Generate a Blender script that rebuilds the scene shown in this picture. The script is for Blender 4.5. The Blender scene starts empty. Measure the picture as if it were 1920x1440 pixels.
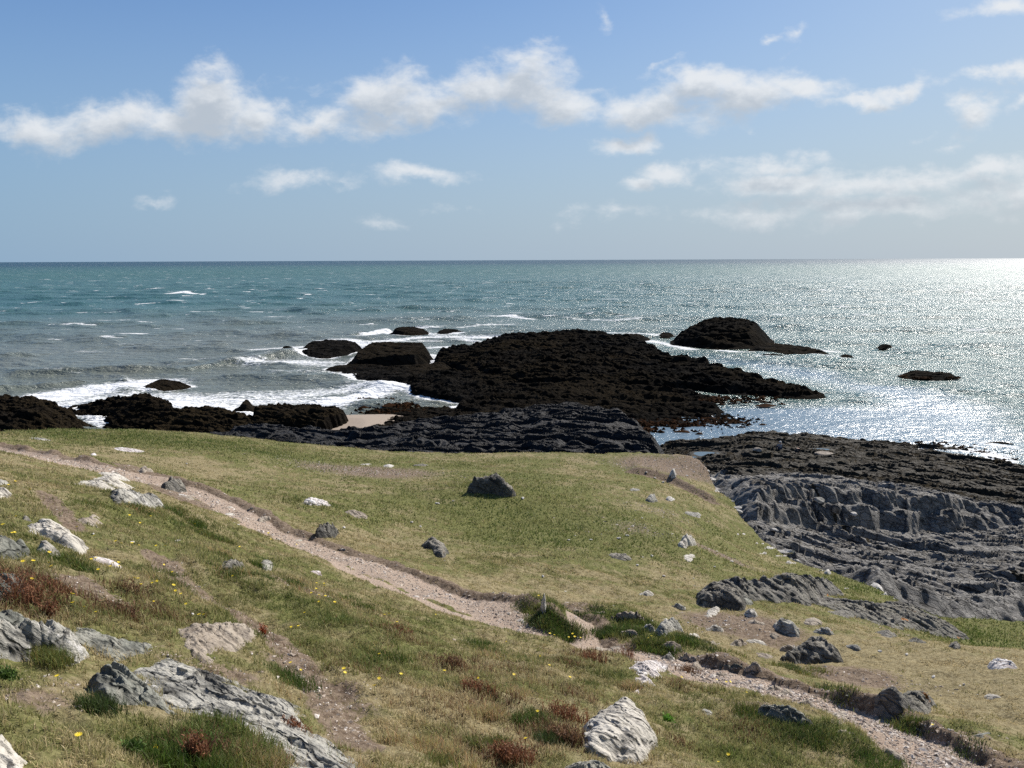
import bpy, math, random
import numpy as np
from mathutils import Matrix, Vector
import time; _T0 = time.time()
random.seed(7); RNG = np.random.default_rng(11)
SC = bpy.context.scene
COL = SC.collection
R = math.radians
# ------------------------------------------------------------------ camera
F = 1478.0; CH = 24.0
CAMROT = Matrix.Rotation(R(90 - 8.96), 3, 'X') @ Matrix.Rotation(R(-0.224), 3, 'Z')
CR = np.array(CAMROT)
cam_d = bpy.data.cameras.new('camera'); cam = bpy.data.objects.new('camera', cam_d); COL.objects.link(cam)
cam.matrix_world = Matrix.Translation((0, 0, CH)) @ CAMROT.to_4x4()
cam_d.sensor_width = 36; cam_d.lens = 36 * F / 1920; cam_d.clip_start = 0.1; cam_d.clip_end = 90000
SC.camera = cam
SUN_AZ, SUN_EL = 41.0, 40.0        # azimuth clockwise from +Y, elevation

def pdir(px, py):
    px = np.asarray(px, float); py = np.asarray(py, float)
    d = np.stack([(px - 960) / F, -(py - 720) / F, -np.ones_like(px)], -1)
    return d @ CR.T
def PZ(px, py, z):
    d = pdir(px, py); t = (np.asarray(z, float) - CH) / d[..., 2]
    return d * t[..., None] + np.array([0, 0, CH])
def PR(px, py, r):
    d = pdir(px, py); t = np.asarray(r, float) / np.hypot(d[..., 0], d[..., 1])
    return d * t[..., None] + np.array([0, 0, CH])
# ------------------------------------------------------------------ noise
def _hash(ix, iy, iz):
    h = (ix * 374761393 + iy * 668265263 + iz * 2147483647 * 3 + 1013) & 0xFFFFFFFF
    h = ((h ^ (h >> 13)) * 1274126177) & 0xFFFFFFFF
    h = ((h ^ (h >> 16)) * 2246822519) & 0xFFFFFFFF
    return (h ^ (h >> 15)) & 0xFFFFFFFF
def vnoise(p):
    """gradient noise, roughly -1..1"""
    i = np.floor(p).astype(np.int64); f = p - i
    u = f * f * f * (f * (f * 6 - 15) + 10)
    out = 0
    for dx in (0, 1):
        wx = u[:, 0] if dx else 1 - u[:, 0]
        for dy in (0, 1):
            wy = u[:, 1] if dy else 1 - u[:, 1]
            for dz in (0, 1):
                wz = u[:, 2] if dz else 1 - u[:, 2]
                h = _hash(i[:, 0] + dx, i[:, 1] + dy, i[:, 2] + dz)
                gx = (h & 1023) / 511.5 - 1; gy = ((h >> 10) & 1023) / 511.5 - 1; gz = ((h >> 20) & 1023) / 511.5 - 1
                out = out + wx * wy * wz * (gx * (f[:, 0] - dx) + gy * (f[:, 1] - dy) + gz * (f[:, 2] - dz))
    return out * 1.3
def fbm(p, o=4, g=0.5, l=2.03):
    p = np.asarray(p, float); a = 1; s = 0
    for k in range(o):
        s = s + a * vnoise(p + 17.3 * k); p = p * l; a *= g
    return s
def n2(x, y, f, o=3, seed=0., g=.5):
    x = np.asarray(x, float); sh = x.shape
    p = np.stack([x.ravel() * f, np.asarray(y, float).ravel() * f, np.full(x.size, seed * 7.77 + .31)], 1)
    return fbm(p, o, g).reshape(sh)
def sst(a, b, x):
    t = np.clip((x - a) / (b - a), 0, 1); return t * t * (3 - 2 * t)
def saw(v, k=.78):
    t = v - np.floor(v); return np.where(t < k, t / k, (1 - t) / (1 - k))
class TPS:
    def __init__(s, xy, z, reg=1e-3, sc=20.):
        s.c = np.asarray(xy, float) / sc; s.sc = sc; n = len(s.c)
        K = s.k(s.c, s.c) + reg * np.eye(n); P = np.hstack([np.ones((n, 1)), s.c])
        A = np.zeros((n + 3, n + 3)); A[:n, :n] = K; A[:n, n:] = P; A[n:, :n] = P.T
        s.w = np.linalg.solve(A, np.concatenate([np.asarray(z, float), np.zeros(3)]))
    @staticmethod
    def k(a, b):
        d2 = ((a[:, None] - b[None]) ** 2).sum(-1) + 1e-12
        return .5 * d2 * np.log(d2)
    def __call__(s, x, y):
        x = np.asarray(x, float); sh = x.shape; q = np.stack([x.ravel(), np.asarray(y, float).ravel()], 1) / s.sc
        out = np.empty(len(q)); n = len(s.c)
        for i in range(0, len(q), 40000):
            c = q[i:i + 40000]; out[i:i + 40000] = s.k(c, s.c) @ s.w[:n] + s.w[n] + c @ s.w[n + 1:]
        return out.reshape(sh)
def sdf_poly(x, y, poly):
    """positive inside"""
    x = np.asarray(x, float); y = np.asarray(y, float)
    d = np.full(x.shape, 1e18); ins = np.zeros(x.shape, bool); n = len(poly)
    for i in range(n):
        ax, ay = poly[i]; bx, by = poly[(i + 1) % n]; ex, ey = bx - ax, by - ay
        t = np.clip(((x - ax) * ex + (y - ay) * ey) / (ex * ex + ey * ey + 1e-12), 0, 1)
        d = np.minimum(d, (x - ax - t * ex) ** 2 + (y - ay - t * ey) ** 2)
        c = (ay > y) != (by > y)
        with np.errstate(divide='ignore', invalid='ignore'):
            ins ^= c & (x < (bx - ax) * (y - ay) / (by - ay + 1e-15) + ax)
    return np.where(ins, 1, -1) * np.sqrt(d)
def sd_line(x, y, pts):
    """unsigned distance, signed side (+ = left of travel), parameter 0..1"""
    best = np.full(np.shape(x), 1e18); side = np.zeros(np.shape(x)); par = np.zeros(np.shape(x)); n = len(pts) - 1
    for i in range(n):
        ax, ay = pts[i][:2]; bx, by = pts[i + 1][:2]; ex, ey = bx - ax, by - ay; L = ex * ex + ey * ey + 1e-12
        t = np.clip(((x - ax) * ex + (y - ay) * ey) / L, 0, 1)
        d = (x - ax - t * ex) ** 2 + (y - ay - t * ey) ** 2; m = d < best
        best = np.where(m, d, best); side = np.where(m, np.sign(ex * (y - ay) - ey * (x - ax)), side); par = np.where(m, (i + t) / n, par)
    return np.sqrt(best), side, par
def smooth_poly(p, k=2):
    p = np.asarray(p, float)
    for _ in range(k):
        q = np.roll(p, -1, 0); p = np.stack([.75 * p + .25 * q, .25 * p + .75 * q], 1).reshape(-1, p.shape[1])
    return p
# ------------------------------------------------------------------ mesh helpers
def tagit(o, label=None, cat=None, group=None, kind=None):
    if label: o['label'] = label
    if cat: o['category'] = cat
    if group: o['group'] = group
    if kind: o['kind'] = kind
    return o
def mesh_np(name, V, Q, mat, attrs=None, cols=None, smooth=True, loc=None, parent=None, tris=None):
    """V (n,3); Q (m,4) quads and/or tris (k,3)"""
    V = np.asarray(V, np.float32)
    if loc is not None: V = V - np.asarray(loc, np.float32)
    me = bpy.data.meshes.new(name)
    nq = 0 if Q is None else len(Q); nt = 0 if tris is None else len(tris)
    me.vertices.add(len(V)); me.vertices.foreach_set('co', V.ravel())
    li = np.concatenate([np.asarray(Q, np.int32).ravel() if nq else np.empty(0, np.int32), np.asarray(tris, np.int32).ravel() if nt else np.empty(0, np.int32)])
    me.loops.add(len(li)); me.loops.foreach_set('vertex_index', li)
    ls = np.concatenate([np.arange(nq) * 4, nq * 4 + np.arange(nt) * 3]).astype(np.int32)
    me.polygons.add(nq + nt); me.polygons.foreach_set('loop_start', ls)
    me.polygons.foreach_set('use_smooth', np.full(nq + nt, smooth))
    me.update(calc_edges=True)
    for k, a in (attrs or {}).items():
        at = me.attributes.new(k, 'FLOAT', 'POINT'); at.data.foreach_set('value', np.asarray(a, np.float32).ravel())
    for k, a in (cols or {}).items():
        at = me.attributes.new(k, 'FLOAT_COLOR', 'POINT')
        at.data.foreach_set('color', np.hstack([a, np.ones((len(a), 1))]).astype(np.float32).ravel())
    me.materials.append(mat)
    o = bpy.data.objects.new(name, me); COL.objects.link(o)
    if loc is not None: o.location = loc
    if parent: o.parent = parent
    return o
def grid_obj(name, X, Y, Z, mat, attrs=None, keep=None, loc=None, wrap=False):
    n, m = X.shape; idx = np.arange(n * m).reshape(n, m)
    if wrap: idx = np.hstack([idx, idx[:, :1]])
    q = np.stack([idx[:-1, :-1], idx[:-1, 1:], idx[1:, 1:], idx[1:, :-1]], -1).reshape(-1, 4)
    V = np.stack([X.ravel(), Y.ravel(), Z.ravel()], 1)
    if keep is not None:
        q = q[keep(q)]
        used = np.zeros(len(V), bool); used[q.ravel()] = True; mp = np.cumsum(used) - 1
        V = V[used]; q = mp[q]; attrs = {k: np.asarray(a).ravel()[used] for k, a in (attrs or {}).items()}
    # orient up
    a, b, c = V[q[0, 0]], V[q[0, 1]], V[q[0, 2]]
    if np.cross(b - a, c - a)[2] < 0: q = q[:, ::-1]
    return mesh_np(name, V, q, mat, attrs, loc=loc)
# ------------------------------------------------------------------ node helpers
class NT:
    def __init__(s, nt): s.t = nt; s.n = nt.nodes; s.l = nt.links
    def new(s, typ, **kw):
        n = s.n.new(typ)
        for k, v in kw.items(): setattr(n, k, v)
        return n
    def put(s, sock, v):
        if isinstance(v, bpy.types.NodeSocket): s.l.new(v, sock)
        elif v is not None: sock.default_value = v
    def math(s, op, a, b=None, c=None, clamp=False):
        n = s.new('ShaderNodeMath', operation=op, use_clamp=clamp); s.put(n.inputs[0], a)
        if b is not None: s.put(n.inputs[1], b)
        if c is not None: s.put(n.inputs[2], c)
        return n.outputs[0]
    def vmath(s, op, a, b=None, scale=None):
        n = s.new('ShaderNodeVectorMath', operation=op); s.put(n.inputs[0], a)
        if b is not None: s.put(n.inputs[1], b)
        if scale is not None: s.put(n.inputs['Scale'], scale)
        return n.outputs['Value'] if op in ('LENGTH', 'DOT_PRODUCT') else n.outputs[0]
    def noise(s, vec, scale=1., detail=4., rough=.5, dist=0., dim='3D'):
        n = s.new('ShaderNodeTexNoise', noise_dimensions=dim); s.put(n.inputs['Vector'], vec); s.put(n.inputs['Scale'], scale)
        s.put(n.inputs['Detail'], detail); s.put(n.inputs['Roughness'], rough); s.put(n.inputs['Distortion'], dist); return n.outputs['Fac']
    def mapr(s, v, a, b, c=0., d=1., interp='SMOOTHSTEP'):
        n = s.new('ShaderNodeMapRange', interpolation_type=interp); s.put(n.inputs[0], v)
        for i, q in enumerate((a, b, c, d)): s.put(n.inputs[i + 1], q)
        return n.outputs[0]
    def mix(s, f, a, b, blend='MIX'):
        n = s.new('ShaderNodeMix', data_type='RGBA', blend_type=blend); s.put(n.inputs[0], f)
        s.put(n.inputs[6], a if isinstance(a, bpy.types.NodeSocket) else (*a, 1)); s.put(n.inputs[7], b if isinstance(b, bpy.types.NodeSocket) else (*b, 1)); return n.outputs[2]
    def mapping(s, v, loc=(0, 0, 0), rot=(0, 0, 0), scale=(1, 1, 1), typ='POINT'):
        n = s.new('ShaderNodeMapping', vector_type=typ); s.put(n.inputs[0], v); n.inputs[1].default_value = loc; n.inputs[2].default_value = rot; n.inputs[3].default_value = scale; return n.outputs[0]
    def attr(s, name, vec=False):
        n = s.new('ShaderNodeAttribute', attribute_name=name); return n.outputs['Color'] if vec else n.outputs['Fac']
    def bump(s, h, strength=.5, dist=.05, normal=None):
        n = s.new('ShaderNodeBump'); s.put(n.inputs['Height'], h); s.put(n.inputs['Strength'], strength); s.put(n.inputs['Distance'], dist)
        if normal is not None: s.put(n.inputs['Normal'], normal)
        return n.outputs[0]
def newmat(name):
    m = bpy.data.materials.new(name); m.use_nodes = True; t = NT(m.node_tree)
    b = m.node_tree.nodes['Principled BSDF']; return m, t, b
# strata orientation
STR = np.array([.85, -.53, -.12]); STR /= np.linalg.norm(STR)
NRM = np.array([.53 * .72, .85 * .72, .69]); NRM -= STR * (NRM @ STR); NRM /= np.linalg.norm(NRM)
def strata_rot():
    x = Vector(STR); z = Vector(NRM); y = z.cross(x)
    M = Matrix((x, y, z)).to_euler()          # rows: world -> strata frame
    return M
SROT = strata_rot()
def nzc(t, P, sc):
    n = t.new('ShaderNodeTexNoise'); t.put(n.inputs['Vector'], P); n.inputs['Scale'].default_value = sc; n.inputs['Detail'].default_value = 3; return n.outputs['Color']
def rock_mat(name, dark, mid, light, sc=1., white=.0, orange=.0, weed=None, lich=.5, bumpd=.02, rough=.85, stretch=.16, vein=(.62, .6, .58), spec=.3, toplit=None):
    m, t, b = newmat(name)
    geo = t.new('ShaderNodeNewGeometry'); P = geo.outputs['Position']
    S = t.mapping(P, rot=SROT); S1 = t.mapping(S, scale=(stretch * sc, stretch * 1.6 * sc, sc))
    a = t.noise(S1, 9, 8, .62, .6); a2 = t.noise(S1, 28, 6, .6, .3); c = t.noise(P, 1.7 * sc, 6, .6, .4); g = t.noise(P, 30 * sc, 5, .65)
    f = t.math('MULTIPLY_ADD', a, .7, t.math('MULTIPLY', c, .3))
    col = t.mix(t.mapr(f, .36, .52), dark, mid)
    col = t.mix(t.math('MULTIPLY', t.mapr(t.math('MULTIPLY_ADD', g, .45, t.math('MULTIPLY', c, .55)), .47, .6), lich), col, light)
    if white: col = t.mix(t.math('MULTIPLY', t.mapr(t.math('MULTIPLY_ADD', t.noise(S1, 3.3, 6, .65, 1.2), .7, t.math('MULTIPLY', g, .3)), .66 - .22 * white, .70 - .18 * white), .95), col, vein)
    if toplit:  # lit tops painted in: paler colour on faces that point up
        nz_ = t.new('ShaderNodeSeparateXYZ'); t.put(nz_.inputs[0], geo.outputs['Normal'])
        col = t.mix(t.math('MULTIPLY', t.mapr(nz_.outputs[2], .45, .8), t.mapr(t.math('MULTIPLY_ADD', g, .5, t.math('MULTIPLY', c, .5)), .42, .54)), col, toplit)
    # dark cracks
    cr = t.mapr(a2, .30, .42); col = t.mix(cr, t.mix(.7, col, (dark[0] * .4, dark[1] * .4, dark[2] * .4)), col)
    if orange: col = t.mix(t.math('MULTIPLY', t.mapr(t.noise(P, 3.1 * sc, 5, .6), .70 - orange * .1, .74 - orange * .1), .9), col, (.42, .16, .02))
    if weed:
        nz = t.new('ShaderNodeSeparateXYZ'); t.put(nz.inputs[0], geo.outputs['Normal'])
        wf = t.math('MULTIPLY', t.mapr(nz.outputs[2], .35, .85), t.mapr(t.noise(P, .13 * sc, 6, .65), .42, .58))
        col = t.mix(wf, col, weed)
    vo = t.new('ShaderNodeTexVoronoi', feature='DISTANCE_TO_EDGE'); t.put(vo.inputs['Vector'], t.vmath('ADD', t.mapping(S, scale=(.35 * sc, .5 * sc, sc)), t.vmath('SCALE', t.vmath('SUBTRACT', nzc(t, P, 2.2 * sc), (.5, .5, .5)), scale=.35))); vo.inputs['Scale'].default_value = 4.5
    crk = t.mapr(vo.outputs['Distance'], .0, .07, 1., 0.); col = t.mix(t.math('MULTIPLY', crk, .6), col, (dark[0] * .5, dark[1] * .5, dark[2] * .5))
    h = t.math('ADD', t.math('MULTIPLY', a, 1.6), t.math('MULTIPLY_ADD', a2, .8, t.math('MULTIPLY', g, .45)))
    h = t.math('SUBTRACT', h, t.math('MULTIPLY', crk, .5))
    t.put(b.inputs['Base Color'], col); b.inputs['Roughness'].default_value = rough; b.inputs['Specular IOR Level'].default_value = spec
    t.put(b.inputs['Normal'], t.bump(h, 1., bumpd * 1.8))
    return m
M_LICHEN = rock_mat('slate_lichen', (.07, .068, .062), (.33, .32, .285), (.56, .53, .46), 1., white=.4, orange=.1, lich=.6, bumpd=.02)
M_GREEN = rock_mat('slate_greenish', (.06, .063, .056), (.215, .22, .19), (.41, .39, .33), 1., white=.2, lich=.5, bumpd=.02)
M_PALE = rock_mat('pale_lichen_rock', (.15, .135, .115), (.47, .44, .385), (.64, .60, .53), 1., white=.12, lich=.65, bumpd=.015)
M_QUARTZ = rock_mat('quartz_rock', (.22, .17, .17), (.55, .50, .48), (.72, .68, .65), 1., white=.7, lich=.7, bumpd=.02, vein=(.75, .73, .72))
M_TAN = rock_mat('tan_slate', (.10, .08, .065), (.33, .28, .225), (.45, .40, .33), 1., white=.25, lich=.5, bumpd=.015)
M_DARK = rock_mat('dark_slate', (.03, .03, .028), (.10, .095, .085), (.24, .22, .18), 1., white=.15, orange=.25, toplit=(.27, .25, .21), lich=.4, bumpd=.02)
M_ORANGE = rock_mat('lichen_spotted_slate', (.05, .048, .045), (.17, .16, .145), (.34, .31, .26), .8, white=.2, orange=.35, toplit=(.20, .19, .16), lich=.5, bumpd=.03)
M_STONE = rock_mat('white_stone', (.3, .28, .25), (.55, .52, .48), (.7, .68, .63), 2., white=.3, lich=.6, bumpd=.008)
M_REEF = rock_mat('wet_reef_rock', (.0015, .0015, .0018), (.007, .0065, .006), (.045, .040, .034), .16, weed=(.019, .0145, .009), lich=.38, spec=.03, bumpd=.25, rough=1., stretch=.35)
M_BROWN = rock_mat('weedy_brown_rock', (.003, .0026, .0022), (.012, .0095, .007), (.032, .026, .018), .2, weed=(.026, .019, .010), lich=.35, bumpd=.2, rough=1., spec=.05, stretch=.35)
M_BLUE = rock_mat('blue_grey_rock', (.004, .0045, .006), (.014, .0155, .020), (.060, .060, .064), .4, lich=.42, bumpd=.2, rough=.7, stretch=.3)
M_COVE = None
# ------------------------------------------------------------------ headland terrain
G = [ # px, py, range
 (0,1440,3.7),(480,1440,4.3),(960,1440,5.3),(1400,1440,7.2),(1920,1440,9.6),
 (0,1300,4.9),(480,1300,5.9),(960,1300,7.4),(1400,1300,10.2),(1920,1300,14.0),
 (0,1150,6.6),(300,1130,8.0),(480,1150,8.8),(720,1150,10.6),(960,1200,11.0),(1180,1210,12.3),(1300,1200,13.6),(1500,1290,11.4),(1700,1220,16.6),(1920,1225,19.5),
 (0,1020,9.3),(200,1000,11.2),(350,1030,12.0),(600,1100,12.8),(800,1180,10.8),
 (0,940,12.5),(200,930,15.5),(400,1000,15.5),(600,1035,17.0),
 (0,870,20.0),(150,860,26.0),(270,885,23.5),(430,950,20.5),(500,970,19.8),(700,1055,16.2),(950,1155,13.4),(1100,1150,15.0),
 (0,838,30.),(100,850,29.),(0,812,37.),(250,806,44.),(250,830,36.),(450,850,34.),(400,900,27.5),(600,930,25.),
 (600,838,42.5),(800,852,41.5),(1000,850,41.5),(1200,860,41.5),(1300,864,42.5),
 (600,880,33.),(900,920,29.),(800,1000,22.5),(950,1060,19.),(1000,980,25.5),(1200,930,31.5),(1100,890,35.5),
 (1100,1050,20.8),(1200,1120,17.8),(1290,1010,26.),(1300,1080,21.5),(1320,950,33.),(1360,960,34.5),(1400,1010,32.),(1390,1060,26.),
 (1480,1060,30.5),(1500,1100,24.),(1600,1095,30.),(1650,1130,27.5),(1420,1150,18.),(1600,1180,19.),(1700,1150,26.5),(1750,1170,26.),(1850,1180,28.),(1920,1185,28.5),(1900,1250,20.5),
 (1400,1230,14.2),(1640,1260,14.4),(1760,1310,13.6),(1500,1220,15.8),
 (1350,900,41.),(1400,890,42.),
]
gp = np.array([PR(*g) for g in G])
extra = [(0,0,22.4),(-3,2.0,22.15),(2,2.0,21.4),(-8,0,23.2),(8,0,20.2),(0,-12,24.2),(-25,-5,25),(22,-2,16.5),(-30,15,21.),(-45,35,16.5),(25,8,14.6),(40,15,11.8),(45,-20,13),(-40,-30,27),(0,-50,28),(60,-50,18),(-60,-60,30),(-38,28,17.8),(34,22,11.6)]
gp = np.vstack([gp, np.array(extra, float)])
T_G = TPS(gp[:, :2], gp[:, 2], reg=2e-4)
EDGE = [PR(*e)[:2] for e in [(-350,800,33.5),(-100,803,36.),(0,805,38.5),(100,805,42.),(250,803,45.),(400,816,45.),(600,836,43.5),(800,851,42.5),(950,853,42.),(1100,848,42.),(1210,853,43.),(1285,862,43.5),(1322,880,42.5),(1336,905,40.),(1370,950,37.),(1385,975,35.5),(1420,1015,33.5),(1480,1055,31.8),(1560,1082,31.5),(1640,1105,30.5),(1700,1135,28.8),(1750,1160,28.3),(1850,1168,29.5),(1925,1174,30.)]]
EDGE = EDGE + [np.array(p, float) for p in ((36,23),(60,0),(75,-75),(-75,-75),(-75,20),(-50,31))]
EDGE = np.array(EDGE)
def PL(lst, r=None):
    return lst
def zbase(x, y):
    z = T_G(x, y)
    d = sdf_poly(x, y, EDGE) + .35 * n2(x, y, .5, 3, 1) + .12 * n2(x, y, 2.4, 2, 2)
    o = np.maximum(-d, 0)
    z = z - np.minimum(o * 2.1 + .35 * sst(0, .35, o) + .5 * np.clip(o, 0, 1) * (saw(o * .7 + n2(x, y, .6, 3, 12)) - .5), 24)
    return np.maximum(z, -6), d
# base table in (azimuth, log r)
AZT = np.radians(np.linspace(-60, 60, 481)); LRT = np.linspace(math.log(1.2), math.log(75), 520)
_A, _L = np.meshgrid(AZT, LRT); _Rr = np.exp(_L)
ZT, DT = zbase(_Rr * np.sin(_A), _Rr * np.cos(_A))
def look(tab, x, y):
    a = np.arctan2(x, y); l = np.log(np.maximum(np.hypot(x, y), 1.21))
    fa = np.clip((a - AZT[0]) / (AZT[1] - AZT[0]), 0, len(AZT) - 1.001); fl = np.clip((l - LRT[0]) / (LRT[1] - LRT[0]), 0, len(LRT) - 1.001)
    i = fa.astype(int); j = fl.astype(int); u = fa - i; v = fl - j
    return (tab[j, i] * (1 - u) + tab[j, i + 1] * u) * (1 - v) + (tab[j + 1, i] * (1 - u) + tab[j + 1, i + 1] * u) * v
def PG(px, py):
    """pixel -> point on the headland"""
    d = pdir(float(px), float(py)); h = math.hypot(d[0], d[1]); rr = np.exp(np.linspace(math.log(1.3), math.log(70), 1500))
    x = d[0] / h * rr; y = d[1] / h * rr; zr = CH + d[2] / h * rr; dz = zr - look(ZT, x, y)
    k = np.argmax(dz < 0) if (dz < 0).any() else np.argmin(np.abs(dz))
    if k > 0 and dz[k] < 0:
        f = dz[k - 1] / (dz[k - 1] - dz[k]); r = rr[k - 1] + f * (rr[k] - rr[k - 1])
    else: r = rr[k]
    x, y = d[0] / h * r, d[1] / h * r
    return np.array([x, y, float(look(ZT, np.array(x), np.array(y)))])
def GP(lst): return np.array([PG(*p) for p in lst])
# paths:  points, half width, depth, bank on far side, kind
PATHS = [
 (GP([(-150,822),(0,838),(110,855),(190,872),(270,890),(360,916),(430,950),(490,985),(560,1015),(640,1040),(730,1072),(820,1108),(900,1135),(960,1162),(1010,1182)]), .47, .07, .06, 1.),
 (GP([(590,1030),(650,1062),(740,1100),(800,1124),(860,1146),(930,1166),(1010,1190)]), .20, .03, .0, .95),
 (GP([(-220,815),(-100,826),(0,840),(110,857),(190,874),(250,886)]), 1.0, .07, .05, 1.),
 (GP([(1080,1165),(1097,1190),(1112,1216)]), .28, .10, .05, .9),
 (GP([(1225,1226),(1300,1250),(1380,1268),(1440,1284),(1500,1302),(1560,1322),(1620,1345),(1680,1375),(1740,1408),(1800,1445),(1860,1490),(1960,1570)]), .55, .08, .12, 1.),
 (GP([(300,1050),(330,1078),(400,1120),(470,1160),(520,1200),(560,1240),(600,1290),(640,1350),(670,1400)]), .17, .04, .0, .75),
 (GP([(85,925),(110,958),(140,985)]), .13, .02, 0, .6),
 (GP([(130,1085),(165,1110),(215,1125)]), .2, .02, 0, .65),
 (GP([(225,868),(290,895),(330,925),(380,945)]), .5, .04, 0, .8),
]
SOIL = [ # px,py, rx m, ry m, strength
 (1400,1175,1.5,.8,.8),(1330,1165,1.,.6,.6),(1590,1268,1.0,.55,.8),(1500,1235,.5,.3,.5),(710,885,3.5,1.6,.65),(620,878,2.5,1.2,.5),(1320,1235,.6,.3,.4),(1790,1380,.8,.3,.5),(1690,1190,1.5,.5,.4),
 (560,1110,.5,.3,.6),(620,1290,.3,.25,.7),(420,1270,.35,.25,.6),(330,1240,.3,.2,.4),(1250,880,3.5,1.6,.7),(1330,885,3.5,1.8,.6),(1350,1040,1.6,.5,.6),(1190,990,1.5,1.,.4),(1240,960,1.5,1.,.35),(60,1310,.3,.2,.5),(140,1280,.35,.2,.4),(1070,1140,.8,.4,.6),(960,1140,.6,.3,.6),(660,1320,.3,.2,.5),(1480,1360,.4,.2,.5),(1420,1345,.5,.15,.5),(870,1200,.5,.2,.4),(300,905,1.2,.5,.5),(1720,1290,.8,.3,.3),(520,1235,.2,.15,.5),(1350,1110,1.0,.4,.4)]
SOIL = [(*PG(a, b)[:2], c, d, e) for a, b, c, d, e in SOIL]
GREEN = [(1000,960,6,3,.8),(1150,1010,4,2,.8),(850,960,4,1.5,.5),(250,820,9,3,.9),(500,850,6,2.,.8),(800,870,5,1.5,.5),(1000,905,5,2.5,.6),(1080,980,4,3,.9),(900,925,2.,1.,.8),(1000,1010,3.5,1.5,.6),(620,960,1.6,.8,.7),(330,980,1.,.7,.5),(420,1050,.7,.5,.8),(1150,1000,3,2,.6),(1600,1100,2.5,1,1.),(1860,1200,6,2.2,1.),(1350,1000,1.5,1.,.7),
 (620,1170,.6,.3,.7),(560,1150,.6,.3,.7),(700,1240,.5,.3,.6),(480,1180,.4,.3,.5),(300,1080,.5,.3,.4),(330,1400,.6,.2,1.),(430,1420,.6,.2,1.),(1050,1240,.6,.3,.7),(1140,1270,.4,.25,.8),(1030,1370,.3,.2,.8),(1080,1180,.8,.5,1.),(1040,1165,.8,.4,1.),(1180,1175,.9,.35,1.),(1250,1200,.6,.3,.9),(1150,1150,.8,.25,.8),(1700,1355,.8,.2,.9),(1490,1255,.6,.2,.9),(1640,1310,.5,.2,.8),(1560,1395,.8,.2,.9),(1460,1385,.6,.2,.8),(600,1360,.4,.3,.4),(200,1340,.5,.2,.5),(60,1260,.4,.2,.5),(950,1290,.5,.3,.4),(1400,1420,.8,.3,.7),(1340,1330,.4,.2,.5),(830,1370,.4,.2,.5)]
GREEN = [(*PG(a, b)[:2], c, d, e) for a, b, c, d, e in GREEN]
DRY = [(1700,1250,5,3,.8),(1500,1180,3,1.5,.5),(950,1110,3,1.,.8),(1150,1130,3,1.2,.6),(900,1350,1.2,.5,.6),(640,1330,1.,.5,.5),(180,1290,.6,.3,.8),(120,1330,.5,.25,.6),(1250,1080,3,1.5,.5),(700,1010,3,1.2,.4),(1150,930,4,2.,.4),(60,880,5,1.5,.5),(1850,1330,3,1.5,.7),(420,880,5,1.5,.5),(760,1420,.9,.3,.7)]
DRY = [(*PG(a, b)[:2], c, d, e) for a, b, c, d, e in DRY]
MOUND = [(1005,1150,.7,.35,.28),(1045,1170,.6,.35,.32),(1075,1180,.35,.3,.25),(1150,1150,.8,.3,.2),(1180,1170,.8,.35,.2),(1240,1195,.5,.3,.12),(1290,1210,.6,.2,.08),(1470,1350,.9,.3,.18),(1560,1380,.9,.3,.2),(640,1120,.5,.3,.12),(560,1095,.5,.25,.1),(420,1075,.8,.35,.15),(480,1085,.7,.3,.12),(620,960,1.6,.6,.2),(920,925,2.2,.8,.3),(330,965,1.2,.4,.15),(240,950,1.,.4,.1),(130,905,1.5,.3,.15),(500,1410,.5,.2,.08),(700,1200,.5,.25,.08)]
MOUND = [(*PG(a, b)[:2], c, d, e) for a, b, c, d, e in MOUND]
def blobs(lst, x, y):
    v = np.zeros_like(x)
    for bx, by, rx, ry, s in lst:
        m = (np.abs(x - bx) < 3 * rx) & (np.abs(y - by) < 3.2 * max(rx, ry))
        if not m.any(): continue
        q = ((x[m] - bx) / rx) ** 2 + ((y[m] - by) / (ry * 1.6)) ** 2
        v[m] = np.maximum(v[m], s * np.exp(-q))
    return v
def path_fields(x, y, trails=False):
    pm = np.zeros_like(x); dz = np.zeros_like(x)
    nz = .12 * n2(x, y, 1.6, 3, 5)
    for pts, hw, dep, bank, st in PATHS:
        lo = pts[:, :2].min(0) - 2.; hi = pts[:, :2].max(0) + 2.
        m = (x > lo[0]) & (x < hi[0]) & (y > lo[1]) & (y < hi[1])
        if not m.any(): continue
        d, s, t = sd_line(x[m], y[m], pts[:, :2]); d = d + nz[m] * (hw / .4) ** .5
        sg = d * s      # + = far / right-hand side for these left-to-right lines
        if (st < .85) == trails: pm[m] = np.maximum(pm[m], (st if not trails else 1.) * (1 - sst(hw * .5, hw * 1.6 + .05, d)) if trails else st * (1 - sst(hw * .8, hw * 1.2, d)))
        tr = np.where(sg > 0, 1 - sst(hw, hw + .10 + .15 * (bank < .1), sg), 1 - sst(hw * .8, hw * 1.6 + .15, -sg))
        dd = -dep * tr
        if bank: dd = dd + bank * np.clip(.8 + 2.2 * n2(x[m], y[m], 1.1, 2, 13), 0, 1.7) * sst(hw, hw + .1, sg) * (1 - sst(hw + .15, hw + 1.3, sg)) * sst(0, .08, t) * (1 - sst(.95, 1, t))
        dz[m] = dz[m] + dd
        if trails and bank >= .05: pm[m] = np.maximum(pm[m], 1.25 * sst(hw * .9, hw, sg) * (1 - sst(hw + .2 + bank * .6, hw + .35 + bank, sg)))
    return pm, dz
_pm, _dz = path_fields(_Rr * np.sin(_A), _Rr * np.cos(_A))
_mb = blobs(MOUND, _Rr * np.sin(_A), _Rr * np.cos(_A))
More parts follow.
